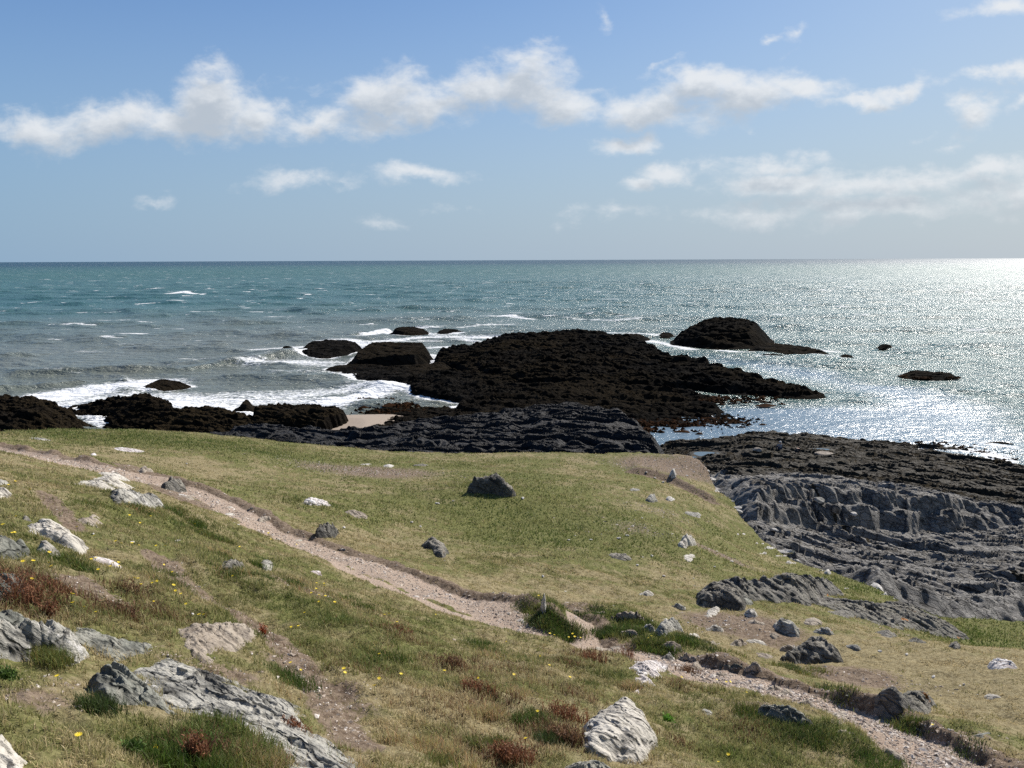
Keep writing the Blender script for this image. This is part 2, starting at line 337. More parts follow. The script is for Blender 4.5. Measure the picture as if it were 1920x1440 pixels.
# erosion scarp near the far right corner of the turf
SC1 = GP([(1170,884),(1215,893),(1260,905),(1300,925),(1345,948)])
def scarp(x, y):
    d, s, t = sd_line(x, y, SC1[:, :2]); sg = d * s
    return .30 * sst(-.05, .2, sg) * (1 - sst(.4, 4., sg)) * sst(0, .15, t) * (1 - sst(.85, 1, t)) * (d < 6), (np.abs(sg - .05) < .25) & (t > .02) & (t < .98)
_s1, _ = scarp(_Rr * np.sin(_A), _Rr * np.cos(_A))
ZT = ZT + (_dz + _mb + _s1) * (DT > 0)
PMT = _pm
def zg(x, y): return look(ZT, x, y)
def ground_detail(x, y, pm):
    r = np.hypot(x, y); k = np.clip(16 / r, .35, 1.2)
    h = .075 * k * n2(x, y, .9, 4, 3) + .035 * k * (1 - pm) * n2(x, y, 4.2, 3, 4) + .008 * n2(x, y, 22, 2, 6)
    # sheep terracettes
    h = h + .05 * (1 - pm) * (r < 22) * (saw((x * .45 + y * .9) * .9 + 1.2 * n2(x, y, .35, 2, 8)) - .5)
    return h
az = np.concatenate([np.radians(np.linspace(-180, -60, 30, endpoint=False)), np.radians(np.linspace(-60, -36, 50, endpoint=False)), np.radians(np.linspace(-36, 36, 460, endpoint=False)), np.radians(np.linspace(36, 60, 50, endpoint=False)), np.radians(np.linspace(60, 180, 30, endpoint=False))])
rr = np.exp(np.linspace(math.log(1.0), math.log(75), 760))
A_, R_ = np.meshgrid(az, rr); X = R_ * np.sin(A_); Y = R_ * np.cos(A_)
inv = np.abs(A_) < R(59.5)
Z0, D0 = zbase(X, Y); Z = np.where(inv, zg(X, Y), Z0)
pm = np.where(inv, np.clip(look(PMT, X, Y), 0, 1), 0)
pmx, _ = path_fields(X, Y); pm = pmx
_, scm = scarp(X, Y)
soil = np.clip(blobs(SOIL, X, Y), 0, 1); green = np.clip(blobs(GREEN, X, Y), 0, 1) - .9 * blobs(DRY, X, Y)
trl, _ = path_fields(X, Y, True); soil = np.maximum(np.maximum(soil, scm * 1.0), trl * .62)
Z = Z + ground_detail(X, Y, pm) * (D0 > -.2) + (D0 <= -.2) * (.40 * n2(X, Y, 1.6, 5, 9, .65) + .25 * (saw(1.3 * X - .6 * Y + 1.5 * n2(X, Y, .5, 2, 10)) - .5))
far = sst(14, 30, R_)
cliffm = sst(.05, .5, -D0)
def ground_mat():
    m, t, b = newmat('turf_and_soil')
    geo = t.new('ShaderNodeNewGeometry'); P = geo.outputs['Position']
    n1 = t.noise(P, .55, 5, .6); n_2 = t.noise(P, 2.6, 6, .65); n3 = t.noise(P, 14, 6, .7); n4 = t.noise(P, 60, 4, .7)
    ns = t.noise(t.mapping(P, scale=(.35, 1.3, 1)), 1.5, 5, .6)
    gr = t.mix(t.mapr(n3, .35, .65), (.080, .090, .026), (.185, .182, .068))
    dry = t.mix(t.mapr(n3, .35, .65), (.165, .132, .068), (.32, .27, .155))
    ff = t.math('ADD', t.math('MULTIPLY_ADD', n1, .45, t.math('MULTIPLY', n_2, .35)), t.math('MULTIPLY', ns, .2))
    ff = t.math('SUBTRACT', ff, t.math('MULTIPLY', t.attr('green'), .14))
    turf = t.mix(t.mapr(ff, .44, .57), gr, dry)
    sl = t.mix(t.mapr(n3, .35, .62), (.095, .065, .045), (.24, .185, .135))
    sl = t.mix(t.mapr(n4, .62, .72), sl, (.38, .34, .30))
    pth = t.mix(t.mapr(n4, .36, .66), (.24, .175, .135), (.50, .41, .33)); pth = t.mix(t.mapr(n_2, .35, .6), t.mix(.5, pth, (.36, .27, .205)), pth)
    cf = t.mapr(t.math('ADD', t.attr('soil'), t.math('MULTIPLY', t.math('SUBTRACT', n3, .5), .9)), .30, .5)
    col = t.mix(cf, turf, sl)
    pf = t.mapr(t.math('ADD', t.attr('path'), t.math('MULTIPLY', t.math('SUBTRACT', n3, .5), .5)), .42, .58)
    col = t.mix(pf, col, pth)
    ck = t.mix(t.mapr(n3, .38, .62), (.045, .036, .03), (.17, .155, .14))
    col = t.mix(t.mapr(t.math('ADD', t.attr('cliff'), t.math('MULTIPLY', t.math('SUBTRACT', n3, .5), .6)), .4, .6), col, ck)
    t.put(b.inputs['Base Color'], col); b.inputs['Roughness'].default_value = .95; b.inputs['Specular IOR Level'].default_value = .12
    h = t.math('ADD', t.math('MULTIPLY', n3, 1.), t.math('MULTIPLY', n4, .4))
    t.put(b.inputs['Normal'], t.bump(h, .7, .06)); return m
M_GROUND = ground_mat()
A = dict(path=pm, soil=soil, green=green, cliff=cliffm)
pv = pm.ravel() > .5
o = grid_obj('ground', X, Y, Z, M_GROUND, A, keep=lambda q: ~pv[q].all(1)); tagit(o, kind='structure')
o = grid_obj('path', X, Y, Z, M_GROUND, A, keep=lambda q: pv[q].all(1)); tagit(o, kind='structure')
del A_, R_, X, Y, Z, Z0, D0
#==PART2==
# ------------------------------------------------------------------ rocks in the turf
ROCKPOLY = []
def strat_disp(P, sc, a1, a2):
    """bedding ledges: offset along the bedding normal"""
    w = .9 * fbm(P * (1.1 / sc), 3)
    s = P @ NRM
    v1 = s / (.30 * sc) + w; v2 = s / (.085 * sc) + w * 2.2 + .5 * fbm(P * (4 / sc), 2)
    m = .5 + .5 * np.clip(fbm(P * (1.6 / sc) + 9, 2) * 1.6, -1, 1)
    return a1 * (saw(v1) - .5) * (.4 + m) + a2 * (saw(v2) - .5) * (1.3 - m)
def outcrop(label, poly, h, mat, name='rock_outcrop', cat='rock', w=.35, tilt=(0, 0), st=1., group=None, seed=None, rnd=.22, strike=(.85, -.53), rough=1.):
    poly = np.array(poly, float)
    c0 = PG(poly[:, 0].mean(), poly[:, 1].max()); dist = math.hypot(c0[0], c0[1])
    ymax, ymin = poly[:, 1].max(), poly[:, 1].min(); rise = h * F / dist * .45
    if rise > .75 * (ymax - ymin): h *= .75 * (ymax - ymin) / rise; rise = .75 * (ymax - ymin)
    poly = poly.copy(); poly[:, 1] += rise * (ymax - poly[:, 1]) / (ymax - ymin)
    W = smooth_poly(np.array([PG(a, b)[:2] for a, b in poly]), 2)
    lo, hi = W.min(0), W.max(0); size = float(max(hi - lo)); small = float(min(hi - lo)); ROCKPOLY.append((W, small))
    res = max(dist * .0017, size / 420); mg = .06 * size + .03
    xs = np.arange(lo[0] - mg, hi[0] + mg, res); ys = np.arange(lo[1] - mg, hi[1] + mg, res)
    X, Y = np.meshgrid(xs, ys); s = seed if seed is not None else (abs(hash(label)) % 97 if False else sum(map(ord, label)) % 97)
    d = sdf_poly(X, Y, W) + rnd * small * .45 * n2(X, Y, 2.2 / small, 4, s, .55)
    g = zg(X, Y); cx, cy = W.mean(0)
    tl = np.clip(1 + tilt[0] * (X - cx) / size * 2 + tilt[1] * (Y - cy) / size * 2, .15, 2.2)
    pr = 1 - np.exp(-np.maximum(d, 0) / (w * small * .35 + .01))
    # broad facets: a few tilted planes cap the top
    sdx, sdy = strike; U = (-X * sdy + Y * sdx); Vv = X * sdx + Y * sdy
    rgp = np.random.default_rng(s + 5); top = np.full(X.shape, 9.)
    for _k in range(6):
        an = rgp.uniform(0, 6.28); gr_ = rgp.uniform(.05, .5); top = np.minimum(top, rgp.uniform(.85, 1.25) - gr_ * ((X - cx) * math.cos(an) + (Y - cy) * math.sin(an)) / (size * .5))
    top = np.clip(top, .25, 1.2)
    lam = np.clip(.55 * h, .05, .6) * st; wv = .8 * n2(X, Y, .5 / lam, 3, s + 3)
    q1 = U / lam + wv; q2 = U / (lam * .3) + 2.4 * wv + .5 * n2(X, Y, 2.2 / lam, 2, s + 4)
    blk = vnoise(np.stack([np.floor(q1).ravel() * 1.7 + s, np.floor(Vv / (lam * 2.6) + .5 * n2(X, Y, .4 / lam, 2, s + 6)).ravel() * 2.3, np.zeros(X.size)], 1)).reshape(X.shape)
    md = .5 + .5 * np.clip(1.8 * n2(X, Y, .6 / lam, 2, s + 7), -1, 1)
    top = h * tl * (top + .20 * n2(X, Y, 1.6 / small, 3, s + 8)) + h * rough * (.22 * (saw(-q1) - .5) * (.4 + md) + .10 * (saw(-q2) - .5) * (1.4 - md) + .26 * blk + .07 * n2(X, Y, 3. / lam, 3, s + 9, .6))
    top = np.maximum(top, .06 * h)
    Z = g - .03 + top * pr; Z = np.where(d < 0, g - .03 + d * 1.5, Z)
    P = np.stack([X.ravel(), Y.ravel(), Z.ravel()], 1)
    D = .05 * lam * fbm(P * (2.2 / lam), 3) + .10 * lam * (saw((P @ NRM) / (lam * .35) + 2 * fbm(P / lam * .5, 2)) - .5) * (pr.ravel() < .95)
    P[:, 0] += D * sdy * -1; P[:, 1] += D * sdx
    dm = (d > -.08 * small - .02).ravel()
    o = grid_obj(name, P[:, 0].reshape(X.shape), P[:, 1].reshape(X.shape), P[:, 2].reshape(X.shape), mat, keep=lambda q: dm[q].all(1), loc=(float(cx), float(cy), float(zg(np.array(cx), np.array(cy)))))
    return tagit(o, label, cat, group)
def ell(cx, cy, w, h, rot=0, n=9):
    rg = np.random.default_rng(int(cx * 7 + cy * 13)); a = np.linspace(0, 2 * math.pi, n, endpoint=False); k = rg.uniform(.78, 1.12, n)
    x = np.cos(a) * w / 2 * k; y = np.sin(a) * h / 2 * k; c, s = math.cos(R(rot)), math.sin(R(rot))
    return [(cx + x_ * c - y_ * s, cy + x_ * s + y_ * c) for x_, y_ in zip(x, y)]
O = [
 ('long grey lichened slate ledge running down the lower left foreground', [(258,1208),(300,1190),(350,1212),(400,1236),(440,1252),(500,1284),(560,1304),(590,1322),(598,1345),(625,1382),(670,1405),(710,1442),(740,1500),(540,1500),(510,1436),(465,1402),(420,1388),(385,1375),(352,1340),(300,1300),(258,1255)], .23, M_LICHEN, dict(w=.5, tilt=(.1,-.1), st=1.3)),
 ('dark green wedge block with pale ridge in front of the long slate ledge', [(165,1275),(185,1250),(205,1236),(250,1240),(282,1275),(300,1300),(348,1345),(330,1355),(285,1325),(200,1318),(168,1302)], .24, M_GREEN, dict(w=.35, tilt=(-.3,.2))),
 ('smooth greenish slate slab between the white crusted ledge and the long ledge', [(108,1172),(135,1160),(180,1172),(215,1186),(262,1194),(304,1202),(312,1222),(296,1238),(230,1230),(170,1214),(110,1188)], .13, M_GREEN, dict(w=.6)),
 ('white crusted jagged ledge with black hollows at the left edge', [(-80,1175),(0,1172),(60,1178),(110,1178),(150,1192),(170,1210),(166,1232),(120,1238),(60,1220),(0,1218),(-80,1222)], .26, M_LICHEN, dict(w=.22, tilt=(.2,-.2), st=.7)),
 ('rounded grey slate hump above the white crusted ledge', [(-80,1150),(0,1138),(30,1136),(60,1152),(78,1176),(40,1184),(-80,1182)], .16, M_GREEN, dict(w=.6)),
 ('white and grey rounded rock in the bottom left corner', [(-80,1350),(0,1340),(25,1372),(45,1408),(60,1450),(66,1520),(-80,1520)], .24, M_PALE, dict(w=.5)),
 ('tan slate outcrop with steep parallel ribs beside the faint trail', [(318,1176),(370,1165),(460,1172),(486,1192),(490,1212),(440,1218),(405,1238),(382,1250),(340,1215)], .16, M_TAN, dict(w=.4, st=.8, strike=(-.25,.97))),
 ('small grey rock in the grass left of the ribbed tan outcrop', ell(288,1176,46,20,10), .07, M_LICHEN, {}),
 ('low tan slab lying flush in brown plants at the left', [(95,1118),(125,1110),(160,1122),(188,1142),(150,1146),(105,1136)], .07, M_TAN, dict(w=.8)),
 ('dark grey slab rock rising behind red brown plants at the left edge', [(-60,1085),(0,1076),(25,1072),(60,1088),(74,1108),(70,1134),(0,1128),(-60,1124)], .22, M_GREEN, dict(w=.4)),
 ('dark flat topped rock at the left edge beside the small pale rock', [(-60,1018),(0,1014),(32,1014),(66,1030),(48,1048),(-60,1052)], .22, M_GREEN, dict(w=.35)),
 ('small pale pointed rock between the dark rock and the long white rock', [(64,1018),(80,1008),(98,1018),(118,1035),(108,1048),(92,1040),(68,1030)], .2, M_PALE, dict(w=.4)),
 ('long white streaked rock sloping right on the left slope', [(42,978),(62,968),(85,960),(115,975),(145,1000),(165,1015),(164,1030),(140,1032),(95,1008),(52,988)], .22, M_PALE, dict(w=.5)),
 ('small black rock tucked against the top of the long white rock', ell(48,971,26,20), .12, M_DARK, {}),
 ('low grey pink rock with a small knob below the big lichened boulder', [(130,972),(160,962),(185,960),(198,970),(188,982),(172,986),(150,978)], .12, M_TAN, dict(w=.6)),
 ('big rounded pale lichened boulder beside the footpath on the left', [(138,905),(150,890),(165,875),(185,867),(215,868),(245,880),(254,900),(250,916),(225,928),(200,926),(170,910)], .42, M_PALE, dict(w=.7, st=.7)),
 ('jagged grey ridge running right from the big lichened boulder', [(198,916),(230,922),(265,924),(295,932),(320,955),(302,960),(270,946),(235,948),(205,940)], .28, M_LICHEN, dict(w=.4)),
 ('thin white slab lying flat below the long white rock', [(165,1036),(200,1042),(226,1052),(222,1058),(190,1050),(168,1042)], .04, M_QUARTZ, {}),
 ('pale rock cut by the left edge above the flowers', ell(4,925,36,50,70), .2, M_PALE, {}),
 ('grey rock at the left edge beneath the worn strip', ell(2,906,34,14,0), .12, M_LICHEN, {}),
 ('pale flat rock streak in the green turf near the far left', [(200,836),(225,836),(262,841),(280,847),(250,848),(215,843)], .12, M_QUARTZ, dict(w=.8)),
 ('small pale rock beside the path near its far left end', ell(176,851,16,6,0), .1, M_QUARTZ, {}),
 ('row of thin pale rock tips at the far left turf rim', ell(75,823,50,6,8), .1, M_LICHEN, {}),
 ('red brown rock poking from the upper path bank', ell(270,879,34,17,0), .35, M_TAN, dict(w=.4)),
 ('mossy brown rock between the path and the jagged ridge', [(300,915),(312,900),(330,895),(348,905),(352,918),(330,922)], .45, M_DARK, dict(w=.5)),
 ('low grey slabs lying in the path below the mossy rock', ell(355,930,64,14,3), .08, M_TAN, {}),
 ('small grey slab left of the low slabs in the path', ell(336,936,26,9,3), .06, M_TAN, {}),
 ('pale flat slab at the lower path edge', ell(426,952,38,9,-3), .07, M_PALE, {}),
 ('second pale flat slab just under the first at the path edge', ell(431,962,24,6,3), .05, M_PALE, {}),
 ('thin tan slab with dark underside in the middle of the path', ell(494,972,30,13,-12), .14, M_TAN, dict(w=.3)),
 ('small dark stone in the path above the tan slab', ell(470,953,16,8,-20), .12, M_DARK, {}),
 ('tiny white rock left of the gravel path', ell(415,975,14,6), .06, M_STONE, {}),
 ('tiny pale rock cluster by the path bend', ell(446,983,16,7), .06, M_STONE, {}),
 ('dark sided rock on the hummock in mid slope', [(408,1068),(425,1048),(455,1040),(462,1054),(446,1068),(425,1074)], .22, M_DARK, dict(w=.4)),
 ('half buried grey rock right of the dark sided rock', ell(502,1056,38,24,20), .12, M_LICHEN, {}),
 ('pale grey rock nub on the upper slope under the path', ell(334,1012,20,8,0), .08, M_LICHEN, {}),
 ('bright white flat rock in the slope below the path', [(555,1070),(580,1067),(600,1066),(606,1074),(590,1078),(570,1074)], .07, M_QUARTZ, {}),
 ('dark grey stone in the grass right of the faint trail', ell(512,1128,26,12,10), .08, M_DARK, {}),  # stone added in place of a dark hole in the turf
 ('white jagged low ridge in the turf above the path', [(563,938),(585,932),(600,936),(626,946),(618,950),(590,947),(570,944)], .2, M_QUARTZ, dict(w=.4)),
 ('brown broken rock line trailing right of the white ridge', ell(670,962,58,14,18), .15, M_TAN, {}),
 ('dark wedge rock leaning over the upper edge of the path', [(585,1005),(605,990),(634,986),(636,996),(622,1012),(598,1012)], .38, M_DARK, dict(w=.35)),
 ('dark lichened rock chain in the middle of the turf', [(786,1014),(803,1006),(822,1016),(842,1028),(844,1048),(826,1048),(806,1032)], .38, M_DARK, dict(w=.4)),
 ('little dark stone under the rock chain', ell(834,1052,14,7), .1, M_DARK, {}),
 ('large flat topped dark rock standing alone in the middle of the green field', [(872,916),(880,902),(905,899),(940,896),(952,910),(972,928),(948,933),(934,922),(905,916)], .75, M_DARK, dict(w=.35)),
 ('white stone at the far edge of the bare grey patch', ell(728,873,24,6), .12, M_STONE, {}),
 ('thin grey rock strip right of the white stone on the far turf', ell(788,872,38,5), .12, M_DARK, {}),
 ('pale rock strip left of the white stone on the far turf', ell(685,870,34,4), .08, M_LICHEN, {}),
 ('grey rounded rock near the red earth scarp', ell(1221,934,28,17,10), .35, M_LICHEN, {}),
 ('bright white stone right of the grey rounded rock', ell(1256,934,20,10,10), .22, M_STONE, {}),
 ('white upright stone on the brown turf above the red scarp', ell(1262,889,14,14,30), .4, M_STONE, {}),
 ('low grey slab sunk in turf below the red scarp', ell(1300,963,38,12,18), .15, M_LICHEN, {}),
 ('thin grey rock left of the grey rounded rock', ell(1190,917,24,6,5), .1, M_LICHEN, {}),
 ('block of rock with black left face and white top on the right slope', [(1268,1018),(1275,1006),(1295,1000),(1312,1008),(1308,1020),(1290,1028),(1272,1028)], .5, M_PALE, dict(w=.3)),
 ('pale flat slab directly below the black faced block', [(1275,1036),(1300,1033),(1312,1042),(1300,1056),(1284,1052)], .1, M_PALE, dict(w=.8)),
 ('dark thin rock line in the turf left of the flat slab', ell(1160,1042,58,12,15), .16, M_DARK, {}),
 ('small white topped rock above the mossy bank', ell(1212,1112,32,14,-5), .16, M_PALE, {}),
 ('narrow pale upright stone standing on the mossy bank', [(1012,1120),(1018,1114),(1026,1120),(1024,1140),(1022,1156),(1016,1152)], .45, M_PALE, dict(w=.3)),
 ('thin dark slab lying along the top of the mossy bank', ell(1085,1140,60,10,2), .16, M_TAN, dict(w=.3)),
 ('pale overhanging rock with dark mouth on the mossy bank', [(1140,1158),(1150,1148),(1175,1146),(1205,1154),(1212,1164),(1185,1166)], .32, M_TAN, dict(w=.4)),
 ('grey knobbly boulder at the right end of the mossy bank', [(1224,1178),(1235,1162),(1252,1154),(1272,1162),(1288,1178),(1262,1186),(1238,1192)], .42, M_LICHEN, dict(w=.45)),
 ('flat tan bedrock slab behind the red plants', [(1105,1214),(1118,1203),(1150,1200),(1178,1210),(1182,1224),(1150,1228),(1118,1226)], .10, M_TAN, dict(w=.8)),
 ('tan slab with shadowed lip above the quartz rock', [(1234,1208),(1252,1200),(1275,1206),(1284,1216),(1262,1220),(1240,1218)], .15, M_TAN, dict(w=.35)),
 ('bright white and pink quartz rock above the big boulder', [(1180,1240),(1192,1227),(1230,1225),(1260,1240),(1240,1258),(1228,1275),(1234,1296),(1192,1302),(1174,1288),(1192,1270),(1172,1258)], .18, M_QUARTZ, dict(w=.35, st=.8)),
 ('biggest pale lichened boulder in the foreground right of centre', [(1140,1298),(1165,1284),(1188,1305),(1216,1325),(1206,1338),(1232,1360),(1234,1382),(1226,1410),(1190,1428),(1140,1418),(1092,1404),(1084,1382),(1100,1345),(1120,1320)], .27, M_PALE, dict(w=.3, st=1.3, rough=.5)),
 ('dark grey flaky rock under the biggest pale boulder at the bottom edge', [(1045,1425),(1075,1415),(1110,1412),(1160,1432),(1190,1480),(1050,1490)], .18, M_GREEN, dict(w=.5)),
 ('black left end of the big outcrop above the bare soil', [(1304,1114),(1320,1100),(1350,1098),(1385,1112),(1406,1140),(1385,1142),(1350,1132),(1310,1130)], .5, M_DARK, dict(w=.3)),
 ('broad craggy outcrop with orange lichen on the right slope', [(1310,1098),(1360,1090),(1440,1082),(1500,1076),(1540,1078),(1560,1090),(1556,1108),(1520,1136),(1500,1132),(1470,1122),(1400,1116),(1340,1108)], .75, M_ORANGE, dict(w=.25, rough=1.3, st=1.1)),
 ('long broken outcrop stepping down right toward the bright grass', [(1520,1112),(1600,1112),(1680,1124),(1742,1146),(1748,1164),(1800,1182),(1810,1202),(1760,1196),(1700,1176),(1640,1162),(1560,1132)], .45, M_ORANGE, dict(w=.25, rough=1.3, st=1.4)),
 ('small pale block right of the black outcrop end', ell(1408,1149,32,17,30), .2, M_PALE, {}),
 ('low layered rocks below the small pale block', ell(1418,1168,46,13,15), .16, M_TAN, {}),
 ('pale sloping slab under the black outcrop end', ell(1335,1146,36,20,-35), .08, M_PALE, {}),
 ('layered grey rock with dark hollow above the big dark rock', [(1446,1160),(1470,1160),(1495,1172),(1503,1190),(1490,1196),(1466,1180),(1448,1172)], .35, M_LICHEN, dict(w=.35)),
 ('small pale slab left of the layered hollow rock', ell(1452,1190,34,16,25), .12, M_TAN, {}),
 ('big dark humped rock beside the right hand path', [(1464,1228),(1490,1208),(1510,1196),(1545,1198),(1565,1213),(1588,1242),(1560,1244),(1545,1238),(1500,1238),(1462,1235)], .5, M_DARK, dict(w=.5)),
 ('small tan slab left of the big dark humped rock', ell(1432,1228,44,13,12), .12, M_TAN, {}),
 ('low pale rock ridge left of the layered hollow rock', ell(1418,1204,48,12,12), .1, M_PALE, {}),
 ('tan flaky rock at the left head of the right hand path', [(1286,1254),(1295,1242),(1312,1240),(1320,1252),(1300,1260)], .16, M_TAN, dict(w=.5)),
 ('layered slab rock in long grass left of the right hand path', [(1412,1322),(1432,1307),(1470,1316),(1500,1335),(1532,1358),(1514,1370),(1470,1356),(1420,1340)], .28, M_GREEN, dict(w=.4)),
 ('dark little ledge just above the layered slab rock', ell(1473,1300,42,18,10), .14, M_TAN, {}),
 ('tan bedrock slab breaking through the right hand path', [(1540,1350),(1560,1320),(1590,1322),(1622,1365),(1600,1372),(1570,1360)], .10, M_TAN, dict(w=.6)),
 ('rounded tan rock at the lower edge of the right hand path', ell(1585,1374,50,18,5), .10, M_TAN, {}),
 ('small tan rock on the path nearest the bottom right', [(1652,1398),(1668,1394),(1706,1420),(1690,1428),(1660,1410)], .12, M_TAN, {}),
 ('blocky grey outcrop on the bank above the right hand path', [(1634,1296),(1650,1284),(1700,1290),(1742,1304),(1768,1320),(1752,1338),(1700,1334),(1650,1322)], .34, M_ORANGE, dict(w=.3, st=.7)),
 ('white rock with orange lichen near the right edge', [(1843,1245),(1860,1237),(1890,1242),(1916,1254),(1905,1264),(1870,1262)], .2, M_QUARTZ, dict(w=.4)),
 ('pale spotted flat rock near the right edge below the white rock', ell(1860,1305,44,15,8), .08, M_PALE, {}),
 ('tiny pale stone left of the spotted flat rock', ell(1832,1301,14,7,0), .06, M_STONE, {}),
 ('thin flat slab at the crumbling bank edge lower right', ell(1838,1376,56,14,-3), .07, M_GREEN, {}),
 ('dark rock below the stepped outcrop near the bright grass', ell(1790,1212,28,15,20), .2, M_DARK, {}),
 ('small ribbed slabs in the turf between the big boulder and right path', ell(1328,1334,38,18,30), .07, M_LICHEN, {}),
]
O[0] = (O[0][0], [(470 + (a - 470) * 1.06, 1335 + (b - 1335) * 1.16) for a, b in O[0][1]], *O[0][2:])
O[6] = (O[6][0], [(400 + (a - 400) * 1.1, 1205 + (b - 1205) * 1.15) for a, b in O[6][1]], *O[6][2:])
for lab, poly, h, mat, kw in O: outcrop(lab, poly, h, mat, **kw)
SCREE = [('upper white stone in the crumbled scree below the red scarp',1395,999,22,6),('long white stone second from the top of the scree',1422,1016,26,8),('rounded white stone in the middle of the scree',1442,1025,30,10),('pale stone touching the rounded white scree stone',1432,1034,20,8),('flat white stone lower in the scree by the slabs',1465,1040,26,8),('grey white stone where scree meets the slabs',1482,1052,26,9),('leaning white stone at the foot of the scree',1552,1072,16,12),('small pale stone beside the leaning white stone',1540,1068,14,7),('pale stone in the broken earth at the scree top',1378,986,14,7),('tan stone in the broken earth under the overhang',1384,1000,14,8),('lone pale stone on the small green ledge',1588,1102,12,6),('white stone at the rim right of the green ledge',1660,1112,18,7),('white stone at the broken earth rim near the red scarp end',1345,918,14,9),('small white stone on the rim under the cliff top',1352,930,12,8)]
for lab, a, b_, w_, h_ in SCREE: outcrop(lab, ell(a, b_, w_, h_), .3, M_STONE, name='scree_stone', cat='stone', w=.5, group='pale stones along the edge of the slabs')
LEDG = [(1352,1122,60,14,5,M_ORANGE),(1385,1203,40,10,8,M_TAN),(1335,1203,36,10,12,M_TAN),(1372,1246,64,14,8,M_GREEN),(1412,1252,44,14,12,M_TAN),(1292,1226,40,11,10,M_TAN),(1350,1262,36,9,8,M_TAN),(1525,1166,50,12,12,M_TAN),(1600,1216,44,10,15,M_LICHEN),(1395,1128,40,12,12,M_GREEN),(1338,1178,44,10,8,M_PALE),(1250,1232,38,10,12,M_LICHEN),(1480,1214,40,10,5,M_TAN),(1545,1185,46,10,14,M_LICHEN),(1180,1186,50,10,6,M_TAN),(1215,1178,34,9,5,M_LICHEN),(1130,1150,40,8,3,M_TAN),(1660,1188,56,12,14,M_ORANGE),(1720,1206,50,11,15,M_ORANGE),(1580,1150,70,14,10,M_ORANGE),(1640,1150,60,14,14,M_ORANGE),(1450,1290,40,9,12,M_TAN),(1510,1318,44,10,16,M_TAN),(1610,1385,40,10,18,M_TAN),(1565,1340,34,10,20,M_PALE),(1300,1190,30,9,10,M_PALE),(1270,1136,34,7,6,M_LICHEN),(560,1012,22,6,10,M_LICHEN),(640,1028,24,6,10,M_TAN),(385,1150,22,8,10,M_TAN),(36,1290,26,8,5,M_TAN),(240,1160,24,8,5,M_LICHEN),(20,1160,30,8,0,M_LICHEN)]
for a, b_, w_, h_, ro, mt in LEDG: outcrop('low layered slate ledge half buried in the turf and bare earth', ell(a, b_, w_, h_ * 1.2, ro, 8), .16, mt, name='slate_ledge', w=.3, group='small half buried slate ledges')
# loose stones of the turf: many alike
rg = np.random.default_rng(5)
def pebble_mesh(n=3):
    import bmesh
    bm = bmesh.new(); bmesh.ops.create_icosphere(bm, subdivisions=2, radius=1)
    for v in bm.verts:
        c = v.co; k = .78 + .35 * abs(math.sin(c.x * 2.1 + n) * math.cos(c.y * 2.7 + 2 * n)); v.co = Vector((c.x * k, c.y * k * .75, c.z * k * .45))
    me = bpy.data.meshes.new('loose_stone'); bm.to_mesh(me); bm.free(); me.materials.append(M_STONE); return me
PEB = [pebble_mesh(i) for i in range(4)]
spots = [(645,990),(925,1112),(1030,1113),(1018,1081),(1066,1013),(1108,1013),(772,980),(820,945),(788,988),(1245,1081),(1205,1046),(1222,1043),(1300,1085),(1195,1060),(600,1016),(540,1090),(350,870),(420,1062),(174,1002),(305,1105),(340,1137),(361,1152),(132,1028),(248,1018),(470,1228),(720,1275),(1060,1110),(1160,1010),(1340,1063),(1372,1054),(1650,1222),(1700,1228),(1750,1270),(1910,1300),(1915,1386),(1780,1370),(1736,1362),(1560,1226),(1380,1196),(1360,1190),(1290,1168),(1244,1163),(1222,1165),(1170,1165),(1395,1186),(1420,1192),(1186,988),(1176,1005),(1204,972),(980,935),(850,940),(1212,886),(1228,897),(1243,905),(1288,893)]
for i, (a, b_) in enumerate(spots):
    p = PG(a, b_); d = math.hypot(p[0], p[1]); s = rg.uniform(2.5, 5.0) * d / F
    o = bpy.data.objects.new('loose_stone', PEB[i % 4]); COL.objects.link(o); o.location = (p[0], p[1], p[2] + s * .25); o.scale = (s, s, s); o.rotation_euler = (rg.uniform(-.3, .3), rg.uniform(-.3, .3), rg.uniform(0, 6))
    tagit(o, 'small pale loose stone lying in the turf or bare earth', 'stone', 'small loose stones scattered over the headland')
rg2 = np.random.default_rng(31)
for i in range(95):
    k = rg2.integers(12, 20); e0, e1 = EDGE[k], EDGE[k + 1]; t_ = rg2.uniform(); q = e0 * (1 - t_) + e1 * t_; nrm_ = q / np.linalg.norm(q); q = q + np.array([nrm_[0] * .5 + .6, nrm_[1]]) * abs(rg2.normal(.1, .55)) * (1.6 if k < 16 else .8)
    s_ = float(rg2.lognormal(-2.1, .45)); o = bpy.data.objects.new('scree_stone', PEB[i % 4]); COL.objects.link(o); o.location = (q[0], q[1], float(zg(np.array(q[0]), np.array(q[1]))) + s_ * .1)
    o.scale = (s_ * rg2.uniform(1, 1.8), s_, s_ * rg2.uniform(.6, 1.2)); o.rotation_euler = (rg2.uniform(-.4, .4), rg2.uniform(-.4, .4), rg2.uniform(0, 6)); tagit(o, 'small pale rubble stone on the crumbling bank above the slabs', 'stone', 'rubble stones along the crumbling turf edge')
